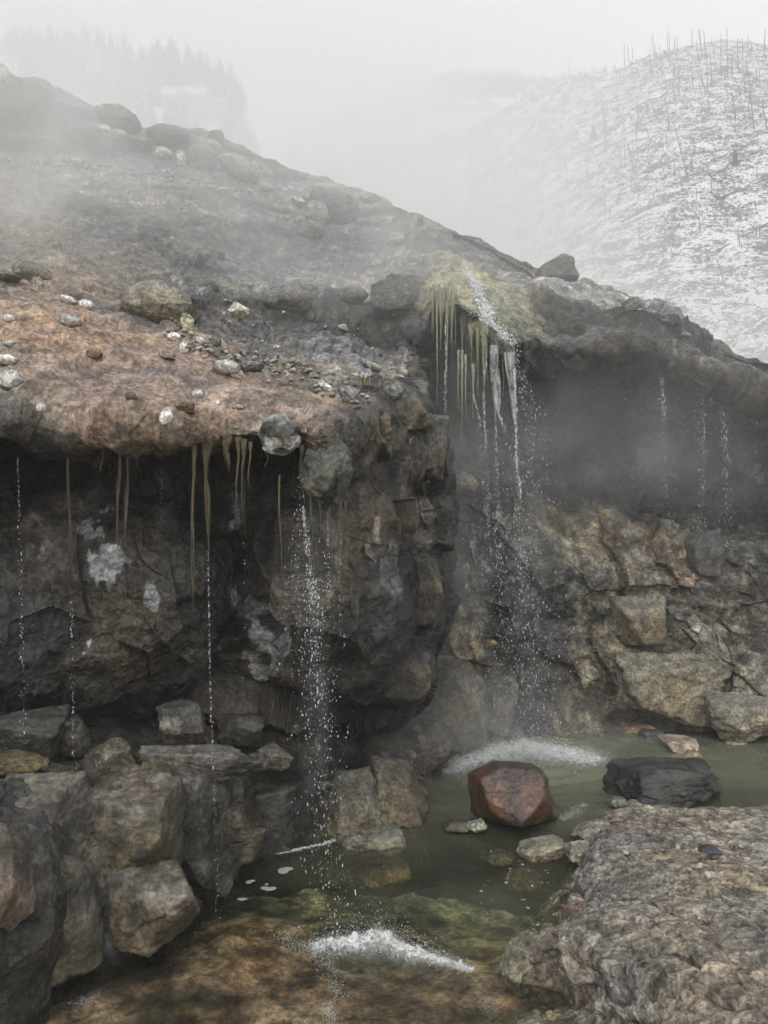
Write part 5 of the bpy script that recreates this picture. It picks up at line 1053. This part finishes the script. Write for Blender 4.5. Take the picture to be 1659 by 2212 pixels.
# ------------------------------------------------------------------ air: even haze, and rolling steam
def volume_box(name, lo, hi, density, color=(.98, .985, .985), lab='', cat=''):
    v = np.array([[x, y, z] for z in (lo[2], hi[2]) for y in (lo[1], hi[1]) for x in (lo[0], hi[0])], np.float32)
    f = np.array([[0, 2, 3, 1], [4, 5, 7, 6], [0, 1, 5, 4], [2, 6, 7, 3], [0, 4, 6, 2], [1, 3, 7, 5]])
    m, nt, out = new_mat(name)
    pv = N(nt, 'ShaderNodeVolumePrincipled', Density=density); pv.inputs['Color'].default_value = (*color, 1)
    nt.links.new(pv.outputs[0], out.inputs['Volume'])
    o = link(name, mesh_from(name, v, f, smooth=False), m); tag(o, lab, cat, kind='stuff'); return o
volume_box('haze', (-500, -20, -8), (600, 500, 330), .0026, lab='thin even mist in the valley air', cat='haze')

def steam(px, py, d, rx, ry, rz, dens, nscale, lo=.42, hi=.62, seed=0, lab='', soft=1.0, anis=0.0, stretch=(1, 1, 1)):
    """One rolling cloud of steam: an ellipsoid of air whose density fades to its rim and is broken by noise. Radii in metres."""
    u, w = 24, 14
    v = [(0, 0, 1)]; f = []
    th = np.linspace(0, math.pi, w)[1:-1]; ph = np.linspace(0, 2 * math.pi, u, endpoint=False)
    v = [(0, 0, 1.06)] + [(1.06 * math.sin(t) * math.cos(a), 1.06 * math.sin(t) * math.sin(a), 1.06 * math.cos(t)) for t in th for a in ph] + [(0, 0, -1.06)]
    n = len(v)
    for k in range(u): f.append((0, 1 + k, 1 + (k + 1) % u)); f.append((n - 1, n - 1 - u + (k + 1) % u, n - 1 - u + k))
    for j in range(w - 3):
        for k in range(u):
            a, b = 1 + j * u + k, 1 + j * u + (k + 1) % u
            f.append((a, a + u, b + u)); f.append((a, b + u, b))
    m, nt, out = new_mat('steam'); L = nt.links
    tc = N(nt, 'ShaderNodeTexCoord')
    ln = N(nt, 'ShaderNodeVectorMath', operation='LENGTH'); L.new(tc.outputs['Object'], ln.inputs[0])
    fall = N(nt, 'ShaderNodeMapRange', interpolation_type='SMOOTHSTEP'); L.new(ln.outputs['Value'], fall.inputs[0])
    fall.inputs[1].default_value = 1.0; fall.inputs[2].default_value = 1.0 - soft; fall.inputs[3].default_value = 0; fall.inputs[4].default_value = 1
    mp = N(nt, 'ShaderNodeMapping'); L.new(tc.outputs['Object'], mp.inputs[0])
    mp.inputs['Scale'].default_value = (rx / nscale * stretch[0], ry / nscale * stretch[1], rz / nscale * stretch[2]); mp.inputs['Location'].default_value = (seed * 3.7, seed * 1.3, seed * 2.1)
    nz_ = N(nt, 'ShaderNodeTexNoise', Scale=1.0, Detail=3.0, Roughness=.55, Distortion=.4); L.new(mp.outputs[0], nz_.inputs['Vector'])
    nm = N(nt, 'ShaderNodeMapRange', interpolation_type='SMOOTHSTEP'); L.new(nz_.outputs['Fac'], nm.inputs[0])
    nm.inputs[1].default_value = lo; nm.inputs[2].default_value = hi; nm.inputs[3].default_value = .08; nm.inputs[4].default_value = 1
    de = math_(nt, 'MULTIPLY', math_(nt, 'MULTIPLY', fall.outputs[0], nm.outputs[0]), dens)
    pv = N(nt, 'ShaderNodeVolumePrincipled'); pv.inputs['Color'].default_value = (.985, .99, .985, 1); pv.inputs['Anisotropy'].default_value = anis
    L.new(de, pv.inputs['Density']); L.new(pv.outputs[0], out.inputs['Volume'])
    o = link('steam', mesh_from('steam', np.array(v), np.array(f)), m)
    o.location = P(px, py, d); o.scale = (rx, ry, rz)
    tag(o, lab, 'steam', kind='stuff'); return o
steam(180, 170, 11.5, 6.0, 3.6, 3.6, .32, 3.0, .34, .64, 1, 'pale steam over the boulders at the top of the slope')
steam(520, 430, 9.6, 6.0, 2.4, 2.6, .42, 1.8, .36, .66, 2, 'thin steam drifting across the grey bank')
steam(20, 500, 7.2, 1.9, 1.6, 1.7, .26, 1.2, .38, .66, 3, 'steam rising from the rust coloured slope edge')
steam(420, 330, 36, 38, 16, 24, .105, 18, .26, .58, 4, 'bank of steam in the valley behind the hillside')
steam(960, 470, 45, 15, 14, 17, .11, 11, .28, .60, 5, 'steam filling the gully below the snowy mountain')
steam(1450, 820, 30, 15, 9, 7, .12, 8, .34, .64, 6, 'low mist at the foot of the snowy mountain')
steam(1330, 900, 8.8, 4.0, 1.9, 2.3, .20, 1.3, .28, .72, 7, 'thin steam in the hollow behind the waterfall')
steam(960, 1080, 8.0, .75, 1.1, 2.2, .40, .9, .36, .68, 8, 'column of steam rising beside the dark cliff corner')
steam(1020, 1590, 7.2, 2.4, 1.1, .8, .34, .7, .36, .68, 9, 'steam lying on the far pool by the rock wall')
for px, py, d, rx, ry, rz, de, l in ((770, 2052, 4.52, .36, .13, .11, 9, 'soft white spray over the near splash'), (900, 2072, 4.40, .34, .09, .06, 8, 'soft white spray along the edge of the near splash'), (1150, 1632, 8.0, .85, .26, .17, 6, 'soft white spray at the foot of the waterfall')):
    steam(px, py, d, rx, ry, rz, de, rz * .9, .38, .66, 20 + px % 7, l)
steam(684, 1520, 4.9, .13, .13, 1.1, 1.1, .12, .36, .64, 31, 'fine spray round the near shower of drops', stretch=(1, 1, .35))
steam(1140, 1250, 8.15, .34, .3, 1.9, .7, .2, .36, .64, 32, 'fine spray round the waterfall', stretch=(1, 1, .35))
steam(1430, 650, 10.2, 2.9, 1.3, .95, .22, 1.0, .40, .66, 33, 'steam trailing along the right hand ridge')
steam(1250, 960, 9.0, 1.6, 1.0, 1.2, .40, .7, .46, .64, 34, 'curling wisp of steam in the dark hollow')
steam(1540, 1000, 9.2, 1.2, .9, .9, .34, .6, .46, .64, 35, 'curling wisp of steam at the right of the dark hollow')
steam(1000, 560, 8.3, 2.3, 1.2, 1.1, .22, 1.0, .38, .68, 10, 'wisps of steam round the mossy head of the waterfall')
